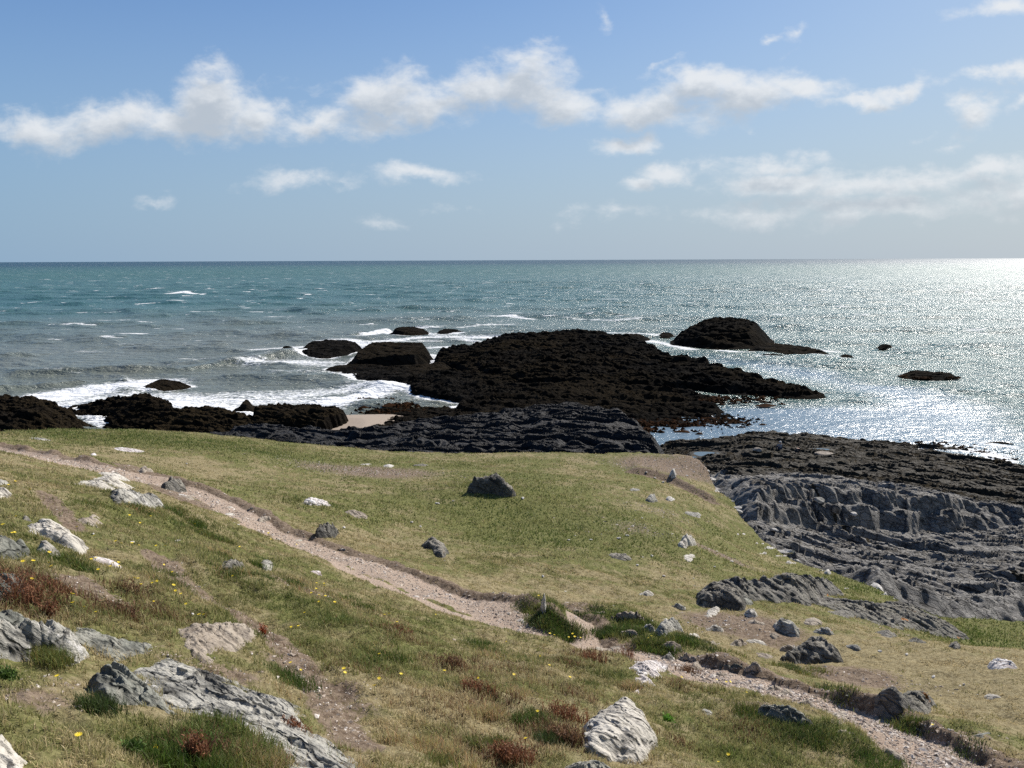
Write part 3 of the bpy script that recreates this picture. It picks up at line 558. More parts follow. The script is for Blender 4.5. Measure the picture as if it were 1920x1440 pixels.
# ------------------------------------------------------------------ blades
def blade_mat(name, rough=.6, trans=.35):
    m, t, b = newmat(name); c = t.attr('tint', True)
    t.put(b.inputs['Base Color'], c); b.inputs['Roughness'].default_value = rough; b.inputs['Specular IOR Level'].default_value = .25
    tr = t.new('ShaderNodeBsdfTranslucent'); t.put(tr.inputs[0], c); mx = t.new('ShaderNodeMixShader'); mx.inputs[0].default_value = trans
    out = m.node_tree.nodes['Material Output']; t.l.new(b.outputs[0], mx.inputs[1]); t.l.new(tr.outputs[0], mx.inputs[2]); t.l.new(mx.outputs[0], out.inputs[0]); return m
M_BLADE = blade_mat('grass_blades')
def blades(P, hgt, wid, lean, colr, rgen, segs=2):
    n = len(P); a = rgen.uniform(0, 2 * math.pi, n); la = rgen.uniform(0, 2 * math.pi, n)
    L = np.abs(rgen.normal(0, 1, n)) * lean + .15
    side = np.stack([np.cos(a), np.sin(a), np.zeros(n)], 1) * (wid / 2)[:, None]
    ld = np.stack([np.cos(la), np.sin(la), np.zeros(n)], 1) * (L * hgt)[:, None]
    up = np.array([0, 0, 1.]) * hgt[:, None]
    k = 1 / np.sqrt(1 + L ** 2)
    tip = P + (ld + up) * k[:, None]
    if segs == 1:
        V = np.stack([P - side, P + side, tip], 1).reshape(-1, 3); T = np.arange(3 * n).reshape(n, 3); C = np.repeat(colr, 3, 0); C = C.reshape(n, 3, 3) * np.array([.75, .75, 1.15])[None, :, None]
        return V, None, T, C.reshape(-1, 3)
    mid = P + (ld * .3 + up * .62) * k[:, None]
    V = np.stack([P - side, P + side, mid + side * .7, mid - side * .7, tip], 1).reshape(-1, 3); b0 = np.arange(n)[:, None] * 5
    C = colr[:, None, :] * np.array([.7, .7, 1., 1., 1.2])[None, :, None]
    return V, b0 + np.array([0, 1, 2, 3]), b0 + np.array([3, 2, 4]), C.reshape(-1, 3)
def fine_z(x, y): 
    pm_, _ = path_fields(x, y); return zg(x, y) + ground_detail(x, y, pm_), pm_
REDS = [(*PG(a, b_)[:2], c, d, e) for a, b_, c, d, e in [(70,1105,.8,.3,1.),(30,1125,.5,.25,1.),(200,1110,.4,.2,.7),(250,1130,.5,.2,.7),(240,1165,.25,.12,.8),(280,1140,.35,.2,.7),(520,1200,.25,.12,.5),(700,1150,.5,.2,.6),(760,1200,.5,.2,.6),(860,1250,.5,.2,.7),(930,1250,.45,.2,.8),(960,1330,.5,.22,.9),(1050,1380,.5,.25,1.),(940,1410,.4,.2,.9),(1100,1230,.4,.15,.9),(1170,1235,.35,.15,1.),(1060,1250,.3,.15,.7),(1080,1310,.4,.2,.7),(400,1420,.2,.1,.9),(540,1390,.3,.12,.8),(300,1150,.3,.15,.6),(1290,1290,.35,.15,.6),(1270,1390,.15,.1,1.),(1390,1370,.4,.2,.5),(690,1260,.4,.2,.5),(830,1330,.4,.2,.5)]]
def grass_cols(x, y, grn, red, rgen):
    n = len(x)
    f = .56 + .42 * n2(x, y, .55, 4, 31) + .40 * n2(x, y, 2.6, 4, 32) - .48 * grn + rgen.normal(0, .16, n)
    g = np.array([.105, .15, .034]); ol = np.array([.27, .26, .10]); stw = np.array([.54, .44, .25]); rd = np.array([.16, .085, .05])
    f = f[:, None]; c = np.where(f < .45, g + (ol - g) * np.clip(f / .45, 0, 1), ol + (stw - ol) * np.clip((f - .45) / .4, 0, 1))
    m = (rgen.uniform(0, 1, n) < .75 * red)[:, None]; c = np.where(m, rd * rgen.uniform(.6, 1.6, (n, 1)), c)
    return np.clip(c * rgen.uniform(.75, 1.25, (n, 1)), .008, .7)
def rock_cover(x, y, grow=0.):
    m = np.zeros(x.shape, bool)
    for W, h in ROCKPOLY:
        lo, hi = W.min(0) - .05, W.max(0) + .05; k = (x > lo[0]) & (x < hi[0]) & (y > lo[1]) & (y < hi[1])
        if k.any(): 
            idx = np.where(k)[0]; m[idx[sdf_poly(x[idx], y[idx], W) > .015 + .13 * h]] = True
    return m
def grass_zone(name, n, r0, r1, h0, wd, segs, seed, power=1.5, dens=None):
    g = np.random.default_rng(seed)
    u = g.uniform(0, 1, n); e = 2 - power + 1e-6; r = (r0 ** e + u * (r1 ** e - r0 ** e)) ** (1 / e); a = g.uniform(R(-37), R(37), n)
    x = r * np.sin(a); y = r * np.cos(a)
    cl = n2(x, y, 5.5, 2, 41) + .6 * n2(x, y, 1.3, 2, 42)
    edge = look(DT, x, y) + 0
    grn = blobs(GREEN, x, y) - .75 * blobs(DRY, x, y); sol = np.maximum(blobs(SOIL, x, y), .75 * path_fields(x, y, True)[0]); red = blobs(REDS, x, y); pmv, _ = path_fields(x, y)
    p = np.clip(.62 + .9 * cl + .6 * grn, .10, 1) * (1 - np.clip((sol + .35 * n2(x, y, 6, 2, 43)) * 1.35, 0, .97)) * (1 - np.clip(pmv * 1.6, 0, 1)) * (edge > .05)
    k = g.uniform(0, 1, n) < p; k &= ~rock_cover(x, y)
    x, y, r, grn, red, cl = x[k], y[k], r[k], grn[k], red[k], cl[k]; n = len(x)
    z, _ = fine_z(x, y)
    col = grass_cols(x, y, grn, red, g)
    mnd = blobs(MOUND, x, y)
    hh = h0 * np.clip(1 + .8 * cl + .7 * grn + 1.2 * red + 2.5 * mnd, .35, 3.2) * g.uniform(.5, 1.4, n) 
    wid = wd * (1 + .05 * r) * g.uniform(.6, 1.5, n)
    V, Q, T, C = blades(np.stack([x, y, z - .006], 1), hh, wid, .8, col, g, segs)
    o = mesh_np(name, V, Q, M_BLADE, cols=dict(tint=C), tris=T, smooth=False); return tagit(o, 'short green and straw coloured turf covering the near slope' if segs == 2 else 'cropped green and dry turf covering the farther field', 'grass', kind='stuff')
grass_zone('grass', 430000, 2.6, 10., .050, .0042, 2, 1, 1.0)
grass_zone('grass', 420000, 9.5, 20., .045, .0075, 1, 2, 1.0)
grass_zone('grass', 300000, 19., 46., .055, .012, 1, 3, 1.2)
# long tufts
def tufts(lst, seed):
    g = np.random.default_rng(seed); VV = []; 
    for (a, b_, rad, n, h, cmode) in lst:
        c = PG(a, b_); q = g.normal(0, 1, (n, 2)) * rad; x = c[0] + q[:, 0]; y = c[1] + q[:, 1]
        kk = ~rock_cover(x, y); x, y = x[kk], y[kk]; n = len(x)
        if n < 4: continue
        z = zg(x, y); base = dict(g=(.075, .115, .022), s=(.40, .32, .16), o=(.16, .17, .05), d=(.06, .085, .026), w=(.5, .46, .34))[cmode]
        col = np.array(base) * g.uniform(.6, 1.4, (n, 1)) * (1 + .12 * g.normal(0, 1, (n, 3)))
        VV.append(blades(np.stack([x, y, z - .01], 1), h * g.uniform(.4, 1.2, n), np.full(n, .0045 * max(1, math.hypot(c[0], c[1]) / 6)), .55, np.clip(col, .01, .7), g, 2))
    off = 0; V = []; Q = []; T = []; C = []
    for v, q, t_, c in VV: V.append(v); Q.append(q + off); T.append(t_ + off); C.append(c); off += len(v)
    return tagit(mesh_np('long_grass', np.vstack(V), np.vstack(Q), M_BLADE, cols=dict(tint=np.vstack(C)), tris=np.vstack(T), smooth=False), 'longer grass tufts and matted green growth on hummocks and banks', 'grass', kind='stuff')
g = np.random.default_rng(77); TL = []
for (a, b_, c_, m_) in [(330,1425,60,'g'),(400,1435,60,'g'),(480,1425,50,'s'),(450,1440,50,'o'),(520,1440,40,'s'),(180,1330,30,'d'),(100,1235,20,'o'),(750,1430,70,'s'),(800,1440,70,'o'),(700,1445,70,'s'),(860,1425,50,'s'),(780,1400,80,'s'),(920,1400,40,'o'),(1030,1390,30,'d'),(1000,1350,40,'g'),(1090,1290,40,'o'),(1130,1265,30,'g'),(1190,1290,12,'s'),(980,1300,60,'s'),(900,1340,60,'s')]:
    for k in range(5): TL.append((a + g.normal(0, c_ * .4), b_ + g.normal(0, c_ * .14), .05, 260, .105, m_))
for (a, b_, n_) in [(985,1148,5),(1010,1160,6),(1035,1170,7),(1060,1182,6),(1080,1190,3),(1120,1150,5),(1160,1160,6),(1200,1172,6),(1140,1185,6),(1180,1190,5),(1215,1205,6),(1250,1215,5),(1285,1200,5),(1310,1212,2),(1380,1232,1),(1470,1255,2),(1500,1258,3),(1560,1286,1),(1600,1302,2),(1690,1350,2),(1720,1365,2),(1800,1400,1),(1440,1350,5),(1480,1372,6),(1530,1385,6),(1580,1400,6),(1620,1418,6),(1650,1435,5),(1400,1340,4)]:
    for k in range(n_): TL.append((a + g.normal(0, 14), b_ + g.normal(0, 5), .11, 200, .11, 'god'[int(g.integers(0, 3))]))
for (a, b_) in [(640,1125),(620,1130),(680,1140),(560,1095),(430,1070),(500,1085),(420,1045),(700,1200),(720,1230),(610,1170),(640,1175),(520,1270),(560,1290),(300,1085),(320,1100),(480,1060),(900,1210),(940,1225),(1000,1240),(250,960),(190,950),(100,1050),(130,1065),(370,985),(400,1010),(340,960),(280,960)]:
    for k in range(4): TL.append((a + g.normal(0, 14), b_ + g.normal(0, 5), .09, 170, .10, 'ggos'[int(g.integers(0, 4))]))
tufts(TL, 9)
# red-brown dock and sorrel clumps: things
M_PLANT = blade_mat('plant_leaves', .7, .25)
def clump(lab, a, b_, wpx, n, h, col, cat='plant', name='dock_plant', sq=.45):
    c = PG(a, b_); d = math.hypot(c[0], c[1]); rad = wpx / F * d / 2; g = np.random.default_rng(int(a + b_ * 3))
    q = np.clip(g.normal(0, .5, (n, 2)), -1., 1.) * rad; q[:, 1] *= sq * 1.6; x = c[0] + q[:, 0]; y = c[1] + q[:, 1]; z = zg(x, y)
    cl = np.array(col) * g.uniform(.5, 1.7, (n, 1)); hh = h * g.uniform(.35, 1.15, n)
    V, Q, T, C = blades(np.stack([x, y, z], 1), hh, np.full(n, .012), .35, np.clip(cl, .01, .6), g, 2)
    # seed heads: little cross leaves up the stalks
    m = n * 5; i = g.integers(0, n, m); t_ = g.uniform(.45, 1.05, m); base = np.stack([x[i], y[i], z[i] + hh[i] * t_], 1) + np.clip(g.normal(0, .010, (m, 3)), -.018, .018)
    V2, Q2, T2, C2 = blades(base, np.full(m, .022), np.full(m, .012), 1.3, np.clip(np.array(col) * g.uniform(.6, 2., (m, 1)), .01, .6), g, 1)
    V = np.vstack([V, V2]); T = np.vstack([T, T2 + len(C)]); C = np.vstack([C, C2])
    return tagit(mesh_np(name, V, Q, M_PLANT, cols=dict(tint=C), tris=T, smooth=False, loc=c), lab, cat)
RD = (.19, .085, .045); BR = (.16, .09, .05); GR = (.07, .12, .025)
for a in [('mass of red brown dock in front of the dark slab rock at the left edge',40,1128,120,260,.20,RD),('red brown dock clump right of the dark slab rock',95,1120,70,140,.16,RD),('single dark red dock at the foot of the rounded slate hump',98,1160,24,50,.14,RD),
          ('brown matted seed clump above the small grey rock',232,1160,60,140,.12,BR),('dark brown dead heads beside the green patch on the left slope',255,1115,50,90,.12,BR),
          ('dark red dock clump in front of the flat tan bedrock slab',1110,1240,60,100,.17,RD),('red dock clump touching the quartz rock',1168,1234,46,90,.17,RD),('rusty dock patch left of the biggest pale boulder',1060,1345,90,140,.14,RD),
          ('dark dock clump in shade at the foot of the biggest pale boulder',1060,1392,70,120,.16,BR),('rust coloured plants at the bottom edge left of the flaky rock',960,1425,90,160,.14,RD),('reddish stalks in the middle of the lower slope',900,1300,80,110,.13,RD),
          ('brown sorrel stalks above the lower slope stalks',850,1248,60,90,.12,BR),('rusty plants growing over the lower side of the long slate ledge',555,1385,50,90,.13,RD),('dark brown seedheads at the bottom left of the long grass',372,1432,44,80,.16,RD),
          ('small rust red plant on the faint trail beside the ribbed outcrop',492,1188,12,24,.10,(.3,.08,.03)),('red tinged plants on the slope under the double path',745,1185,60,80,.10,RD),('brown tuft at the quartz rock top right',1290,1262,50,80,.12,BR)]:
    clump(*a)
clump('bright green leafy weed beside the biggest pale boulder', 1252, 1352, 22, 40, .07, (.12, .28, .03), name='leafy_weed')
clump('fresh green leaf rosette in the lower left turf', 255, 1410, 40, 70, .05, GR, name='leafy_weed')
clump('green leaf clump under the long slate ledge', 400, 1405, 50, 90, .06, (.08, .17, .03), name='leafy_weed')
clump('green leafy clump at the far left of the near turf', 15, 1272, 34, 60, .05, GR, name='leafy_weed')
# ------------------------------------------------------------------ flowers
m, t, b = newmat('yellow_petals'); b.inputs['Base Color'].default_value = (.88, .66, .015, 1); b.inputs['Roughness'].default_value = .6; M_PET = m
m, t, b = newmat('flower_stalk'); b.inputs['Base Color'].default_value = (.09, .14, .03, 1); M_STK = m
def flower_meshes():
    n = 12; V = [(0, 0, .004)]; Fc = []
    for k in range(n):
        for da, rr_, z_ in ((-.2, .45, .003), (-.13, 1., .006), (.13, 1., .006), (.2, .45, .003)):
            an = 2 * math.pi * k / n + da * 1.0; V.append((math.cos(an) * rr_ * .015, math.sin(an) * rr_ * .015, z_))
        Fc.append((0, 4 * k + 1, 4 * k + 2, 4 * k + 3, 4 * k + 4))
    V.append((0, 0, -.006)); c = len(V) - 1
    for k in range(n): Fc.append((c, 4 * k + 4, 4 * k + 1))
    h = bpy.data.meshes.new('flower_head'); h.from_pydata(V, [], Fc); h.materials.append(M_PET)
    V = []; Fc = []
    for j in range(3):
        for k in range(5): V.append((math.cos(k * 1.2566) * .0015 + (0, .004, 0)[j], math.sin(k * 1.2566) * .0015, j * .05))
    for j in range(2):
        for k in range(5): Fc.append((j * 5 + k, j * 5 + (k + 1) % 5, j * 5 + 5 + (k + 1) % 5, j * 5 + 5 + k))
    s = bpy.data.meshes.new('yellow_flower'); s.from_pydata(V, [], Fc); s.materials.append(M_STK); return s, h
FS, FH = flower_meshes()
FL = [(112,1281),(148,1420),(292,1407),(33,985),(8,998),(21,1008),(26,1008),(146,992),(46,1074),(66,1069),(94,1074),(103,1080),(91,1048),(61,1117),(135,1151),(140,1160),(174,1067),(178,1062),(210,1083),(183,1085),(218,1080),(224,1083),(226,1071),(297,1097),(298,1106),(225,1035),(247,1040),(264,1042),(311,1035),(217,1033),(292,1036),(178,1013),(254,1106),(262,1108),(265,1114),(288,1116),(327,1117),(330,1130),(342,1137),(350,1144),(372,1162),(382,1162),(545,1255),(561,1263),(646,1282),(705,1310),(545,1181),(570,1168),(561,1184),(600,1156),(612,1140),(628,1148),(588,1132),(596,1133),(644,1273),(592,1100),(610,1108),(595,1117),(607,1104),(730,1166),(720,1175),(700,1186),(742,1184),(819,1162),(895,1282),(962,1281),(1068,1289),(1030,1269),(1005,1348),(985,1403),(1015,1240),(1031,1198),(1038,1198),(834,1260),(708,1292),(713,1237),(750,1268),(948,1206),(1066,1201),(1072,1199),(1090,1204),(1076,1205),(1216,1201),(1222,1200),(1275,1278),(1365,1289),(1360,1285),(1345,1285),(1400,1312),(1348,1428),(1363,1420),(1748,1372),(1010,1130),(30,922),(18,925),(60,935),(244,955),(243,974),(263,985),(282,977),(395,975),(505,1015),(510,1022),(555,1030),(366,987),(290,1137),(325,1088),(180,1170),(160,1167),(305,1072),(450,1030),(440,1085)]
g = np.random.default_rng(3)
for i, (a, b_) in enumerate(FL):
    p = PG(a, b_); d = math.hypot(p[0], p[1]); s = float(np.clip(g.uniform(.9, 1.35), .8, 1.4)) * (1.0 if d < 9 else 1.0 + (d - 9) * .05)
    z = float(fine_z(np.array([p[0]]), np.array([p[1]]))[0][0])
    so = bpy.data.objects.new('yellow_flower', FS); COL.objects.link(so); so.location = (p[0], p[1], z - .01); so.scale = (s, s, s * .8); so.rotation_euler = (g.uniform(-.2, .2), g.uniform(-.2, .2), g.uniform(0, 6))
    tagit(so, 'small yellow hawkbit flower open on a thin stalk in the turf', 'flower', 'yellow flowers dotted over the near turf')
    ho = bpy.data.objects.new('flower_head', FH); COL.objects.link(ho); ho.parent = so; ho.location = (0, 0, .1); ho.rotation_euler = (g.uniform(.1, .6), g.uniform(-.3, .3), 0)
# ------------------------------------------------------------------ gravel on the paths
def gravel():
    g = np.random.default_rng(21); PP = []; S = []
    for (pts, hw, dep, bank, st), n in zip(PATHS, (8000, 500, 1500, 120, 12000, 900, 30, 150, 300)):
        seg = g.integers(0, len(pts) - 1, n); 
        if n > 5000:
            w = np.array([1 / max(3, math.hypot(*pts[i][:2])) ** 1.0 * np.linalg.norm(pts[i + 1][:2] - pts[i][:2]) for i in range(len(pts) - 1)]); seg = g.choice(len(pts) - 1, n, p=w / w.sum())
        t_ = g.uniform(0, 1, n)[:, None]; q = pts[seg, :2] * (1 - t_) + pts[seg + 1, :2] * t_; q = q + g.normal(0, hw * .6, (n, 2))
        PP.append(q); S.append(g.lognormal(math.log(.011 if hw > .2 else .007), .5, n) * (1 + .02 * np.hypot(q[:, 0], q[:, 1])))
    for bx, by, rx, ry, s in SOIL:
        n = int(60 * rx * ry * 4) + 25; q = np.array([bx, by]) + g.normal(0, .6, (n, 2)) * np.array([rx, ry]); PP.append(q); S.append(g.lognormal(math.log(.009), .5, n) * (1 + .03 * math.hypot(bx, by)))
    q = np.vstack(PP); s = np.clip(np.concatenate(S), .004, .06); x, y = q[:, 0], q[:, 1]; z, _ = fine_z(x, y); n = len(x)
    base = np.array([(1, 0, 0), (-1, 0, 0), (0, 1, 0), (0, -1, 0), (0, 0, 1), (0, 0, -1.)]); fc = np.array([(0, 2, 4), (2, 1, 4), (1, 3, 4), (3, 0, 4), (2, 0, 5), (1, 2, 5), (3, 1, 5), (0, 3, 5)])
    a = g.uniform(0, 6.3, n); V = base[None] * g.uniform(.6, 1.3, (n, 6, 1)) + g.normal(0, .16, (n, 6, 3)); V = V * (s[:, None, None] * np.array([1.15, .8, .5]))
    ca, sa = np.cos(a)[:, None], np.sin(a)[:, None]; V = np.stack([V[..., 0] * ca - V[..., 1] * sa, V[..., 0] * sa + V[..., 1] * ca, V[..., 2]], -1) + np.stack([x, y, z], 1)[:, None]
    T = (np.arange(n)[:, None, None] * 6 + fc[None]).reshape(-1, 3)
    c0 = np.array([(.38, .31, .25), (.46, .39, .32), (.30, .24, .19), (.60, .54, .48), (.22, .18, .15)])[g.integers(0, 5, n)] * g.uniform(.8, 1.15, (n, 1))
    m, t, b = newmat('gravel'); t.put(b.inputs['Base Color'], t.attr('tint', True)); b.inputs['Roughness'].default_value = .9
    tagit(mesh_np('gravel', V.reshape(-1, 3), None, m, cols=dict(tint=np.repeat(c0, 6, 0)), tris=T, smooth=False), 'loose slaty gravel strewn over the footpaths and bare earth', 'gravel', kind='stuff')
gravel()
#==PART3==
# ------------------------------------------------------------------ shore: cove slabs, reefs, islets
def wpoly(px, z=0.): return np.array([PZ(a, b_, z)[:2] for a, b_ in px])
ANI = .42; SEAROCK = []
def rockfield(name, label, poly, ctrl, mat, slope=1.2, step=.8, amp=.35, daz=.0013, dr=.3, cat='reef', polyz=0., under=-1.2, sseed=1, led=.5, kind=None, extra_sd=None, strat=(1.0, .0), rndedge=1.0, frq=1., bias=1.3, saws=0., zs=1.):
    W = smooth_poly(wpoly(poly, polyz), 1); az = np.arctan2(W[:, 0], W[:, 1]); rr = np.hypot(W[:, 0], W[:, 1])
    a0, a1 = az.min() - .012, az.max() + .012; r0, r1 = rr.min() - 2.5, rr.max() + 2.5
    A_, R_ = np.meshgrid(np.arange(a0, a1, daz), np.arange(r0, r1, dr)); X = R_ * np.sin(A_); Y = R_ * np.cos(A_)
    C = np.array([PZ(*c) for c in ctrl]); C[:, 2] = np.where(C[:, 2] > 2.5, 2.5 + (C[:, 2] - 2.5) * zs, C[:, 2]); T = TPS(C[:, :2], C[:, 2], reg=3e-3)
    if len(C) < 4: zt = np.full(X.shape, C[:, 2].mean())
    else: zt = np.clip(T(X, Y), C[:, 2].min() - .8, C[:, 2].max() + .1)
    if name in ('reef', 'islet'): SEAROCK.append(W)
    s = sseed
    d = sdf_poly(X, Y, W) + rndedge * (1.1 * n2(X * ANI, Y, .12 * frq, 3, s) + .8 * n2(X * ANI, Y, .5 * frq, 3, s + 1))
    zt = zt + amp * (n2(X * ANI, Y, .11 * frq, 3, s + 2) * 1.3 + n2(X * ANI, Y, .45 * frq, 4, s + 3) * .8)
    # bedding ledges
    q = zt / step + .9 * n2(X * ANI, Y, .16 * frq, 3, s + 4) + (X * .25 + Y * .10) * led / step * .35
    fl = np.floor(q); fr = q - fl; zt = zt + (fl + sst(.30, .70, fr) - q) * step * .72 + .5 * amp * n2(X * .6, Y, .9, 4, s + 8, .65)
    zt = zt + .22 * amp * n2(X * ANI, Y, 1.4, 4, s + 5, .6)
    if saws:
        ca, sa = math.cos(R(-12)), math.sin(R(-12)); al = X * ca + Y * sa; ac = -X * sa + Y * ca; wv = 1.6 * n2(al * .3, ac, .09, 3, s + 12) + .5 * n2(al * .4, ac, .35, 2, s + 13)
        zt = zt + saws * (.75 * (saw(-(ac * .28 + wv), .8) - .5) + .42 * (saw(-(ac * .85 + wv * 3), .82) - .5) + .2 * (saw(-(ac * 2.6 + wv * 7), .8) - .5) + .3 * vnoise(np.stack([np.floor(al * .35 + n2(X, Y, .3, 2, s)).ravel() * 1.3, np.floor(ac * .28 + wv).ravel() * 2.1, np.zeros(X.size)], 1)).reshape(X.shape))
    zt = zt - bias * amp - .9 * amp * np.clip(.32 - np.abs(n2(X * .55, Y, .38 * frq, 3, s + 11)), 0, 1) * 2
    z = np.minimum(zt, d * slope + .15 * n2(X * ANI, Y, .8, 3, s + 6)); z = np.where(d < 0, d * .5, z)
    z = np.maximum(z, under)
    P = np.stack([X.ravel(), Y.ravel(), z.ravel()], 1)
    if strat[1]:
        D = strat_disp(P, strat[0], .10 * strat[1], .045 * strat[1]) + .04 * strat[1] * fbm(P * 1.7, 3); P = P + D[:, None] * NRM
    keepm = (d > -2.2 / max(1, 1)).ravel() & (P[:, 2] > under + .01 if under > -3 else True)
    c = W.mean(0)
    o = grid_obj(name, P[:, 0].reshape(X.shape), P[:, 1].reshape(X.shape), P[:, 2].reshape(X.shape), mat, keep=lambda k: keepm[k].any(1), loc=(float(c[0]), float(c[1]), 0.))
    return tagit(o, label, cat, kind=kind)
# main reef: a cluster of overlapping ledges
MR = [
 ('highest black crest at the back of the central reef',[(862,668),(900,662),(950,656),(1050,652),(1135,654),(1200,664),(1255,678),(1250,694),(1000,694),(862,690)],[(880,651,3.2),(900,647,3.7),(925,636,5.0),(960,624,6.2),(1000,624,6.1),(1050,620,6.5),(1095,622,6.4),(1130,619,6.7),(1160,628,5.9),(1200,640,4.9),(1240,652,4.1),(1000,650,5.),(1100,650,5.),(920,660,4.2),(1190,668,3.9)],1.5,1.0,.5),
 ('long brown topped plateau tapering to a tip at the right of the central reef',[(880,696),(950,680),(1050,676),(1200,680),(1300,690),(1400,709),(1480,724),(1552,737),(1500,742),(1400,736),(1300,734),(1200,736),(1050,736),(950,730),(900,716)],[(900,680,3.5),(1000,664,4.4),(1100,662,4.4),(1200,664,4.),(1250,664,3.8),(1300,678,2.9),(1350,690,2.3),(1400,702,1.8),(1480,723,1.1),(1530,733,.5),(950,694,3.4),(1050,694,3.5),(1150,699,3.3),(1250,704,2.8),(1350,714,1.8),(1000,712,2.6),(1150,716,2.4)],1.8,1.2,.45),
 ('rounded dark left shoulder of the central reef',[(812,672),(850,666),(905,668),(965,690),(950,708),(880,704),(830,692),(815,686)],[(828,650,3.),(870,643,3.7),(920,643,4.),(945,660,3.5),(870,672,2.8),(830,672,2.2)],1.5,.9,.4),
 ('low humped dark block in front of the left shoulder',[(852,714),(870,704),(920,706),(944,718),(935,730),(880,730)],[(870,686,2.5),(890,681,2.8),(915,684,2.6),(935,697,1.9),(865,702,1.7),(900,705,1.9)],1.5,.8,.35),
 ('broad black ledge at the front left of the central reef',[(758,722),(790,712),(860,708),(960,724),(1010,738),(970,754),(870,754),(800,746),(775,738)],[(780,708,1.7),(810,702,2.1),(850,700,2.3),(900,712,2.1),(960,726,1.8),(860,732,1.7),(800,724,1.6),(940,742,1.3)],1.6,.7,.4),
 ('narrow middle ledge under the brown plateau',[(905,742),(1000,732),(1150,730),(1300,738),(1352,744),(1200,752),(1000,752)],[(940,724,2.),(1050,719,2.1),(1150,722,1.8),(1250,731,1.2),(1320,739,.6),(1050,735,1.6),(1200,740,1.)],1.4,.6,.35),
 ('lowest front ledges of the central reef running into weed',[(848,766),(900,750),(1000,742),(1200,744),(1290,748),(1330,758),(1385,785),(1290,792),(1180,788),(1000,790),(870,784)],[(870,752,1.9),(950,745,2.),(1050,740,1.9),(1150,741,1.6),(1230,750,1.1),(1290,765,.6),(1350,780,.25),(1290,783,.25),(1150,770,.9),(1000,770,1.3),(900,768,1.6)],1.3,.6,.42),
]
for i, (lab, poly, ctrl, sl, stp, am) in enumerate(MR):
    rockfield('reef', lab, poly, ctrl, M_REEF, slope=sl, step=stp, amp=am, saws=.75, zs=.68, sseed=301 + 7 * i, dr=.2, daz=.0010, rndedge=.8, frq=1.5, led=.5)
LOWREEF = [
 ('reef','flat topped dark rock block left of the central reef',[(655,682),(675,666),(700,662),(800,662),(812,670),(808,685),(700,686)],[(700,652,2.8),(740,647,3.2),(800,650,3.1),(800,668,2.6),(700,670,2.3),(670,676,1.2)],1.6),
 ('reef','low weed covered tongue reaching left from the central reef',[(632,697),(700,692),(790,694),(850,690),(860,715),(780,718),(690,716),(660,704)],[(650,698,.4),(700,697,.8),(760,698,1.4),(820,695,2.0),(700,708,.8),(800,710,1.8)],.8),
 ('reef','long thin red weed ledge just above the low tongue',[(612,688),(650,685),(720,686),(715,690),(640,692)],[(620,688,.15),(660,686,.5),(710,687,.35),(650,690,.25)],.6),
 ('reef','dark low rock with foam behind it in the upper left surf',[(556,660),(580,650),(640,648),(680,652),(676,657),(625,664),(610,668),(590,664)],[(590,645,1.7),(620,643,2.),(660,646,1.7),(610,655,1.),(570,655,.7)],1.1),
 ('reef','small dark rock just left of the low foam ringed rock',[(524,655),(535,651),(553,653),(550,657),(530,657)],[(530,651,.6),(545,651,.7),(540,654,.5),(535,655,.4)],.9),
 ('reef','pointed dark rock breaking the waves behind the reefs',[(733,625),(745,619),(775,618),(805,623),(800,627),(745,627)],[(745,614,1.6),(762,612,2.2),(778,615,1.5),(765,621,.9)],1.3),
 ('reef','thin dark rock right of the pointed wave rock',[(818,624),(835,620),(868,622),(870,625),(830,626)],[(830,618,.9),(850,618,.8),(862,620,.5),(845,622,.4)],1.),
 ('reef','weed patch rock awash in the left hand surf',[(265,726),(285,717),(310,714),(345,718),(348,722),(310,727)],[(280,718,.5),(310,714,.7),(335,717,.5),(310,722,.35)],.5),
 ('reef','little round dark rock in front of the tall foam band',[(448,766),(455,759),(470,758),(474,764),(465,768)],[(455,755,1.),(462,754,1.2),(470,757,.8),(462,763,.6)],1.2),
 ('reef','dark tiny rock in breaking foam far behind the reefs',[(1150,596),(1165,593),(1180,595),(1165,598)],[(1158,592,.5),(1168,591,.7),(1174,593,.4),(1165,595,.3)],.8),
 ('reef','low dark rock left of the humped islet',[(1235,630),(1240,626),(1262,627),(1258,631)],[(1240,625,.6),(1252,624,.8),(1258,627,.4),(1248,629,.3)],.9),
 ('reef','low weedy rock behind the right side of the central reef',[(1165,634),(1175,628),(1205,629),(1215,634),(1190,637)],[(1178,626,.8),(1190,626,.9),(1205,629,.5),(1190,632,.5)],.8),
 ('reef','long low rock chain right of the humped islet',[(1402,655),(1440,646),(1500,652),(1560,664),(1548,670),(1500,668),(1440,660)],[(1420,650,.9),(1450,650,.9),(1500,656,.9),(1545,664,.6),(1480,662,.5)],.7),
 ('reef','small pointed rock at the right end of the low chain',[(1568,672),(1580,668),(1604,671),(1600,675),(1575,675)],[(1578,667,.7),(1590,667,.8),(1600,671,.4),(1585,672,.4)],.9),
 ('reef','weed strip under the long low rock chain',[(1415,668),(1440,664),(1480,668),(1470,674),(1435,672)],[(1430,667,.3),(1450,666,.4),(1470,670,.2),(1450,670,.2)],.4),
 ('reef','lone dark rock in the silver water at the right',[(1643,655),(1650,650),(1672,651),(1676,655),(1660,657)],[(1648,648,.8),(1660,647,1.),(1670,650,.7),(1660,653,.6)],1.1),
 ('reef','low jagged rock strip nearest the right edge of the bay',[(1690,702),(1705,697),(1740,699),(1785,700),(1788,705),(1740,708)],[(1705,697,.5),(1740,698,.6),(1775,698,.6),(1740,703,.3)],.7),
 ('reef','small flat rock awash just off the right shore',[(1842,833),(1870,828),(1900,832),(1905,836),(1870,838)],[(1855,831,.2),(1880,830,.25),(1895,833,.15),(1875,835,.1)],.5),
]
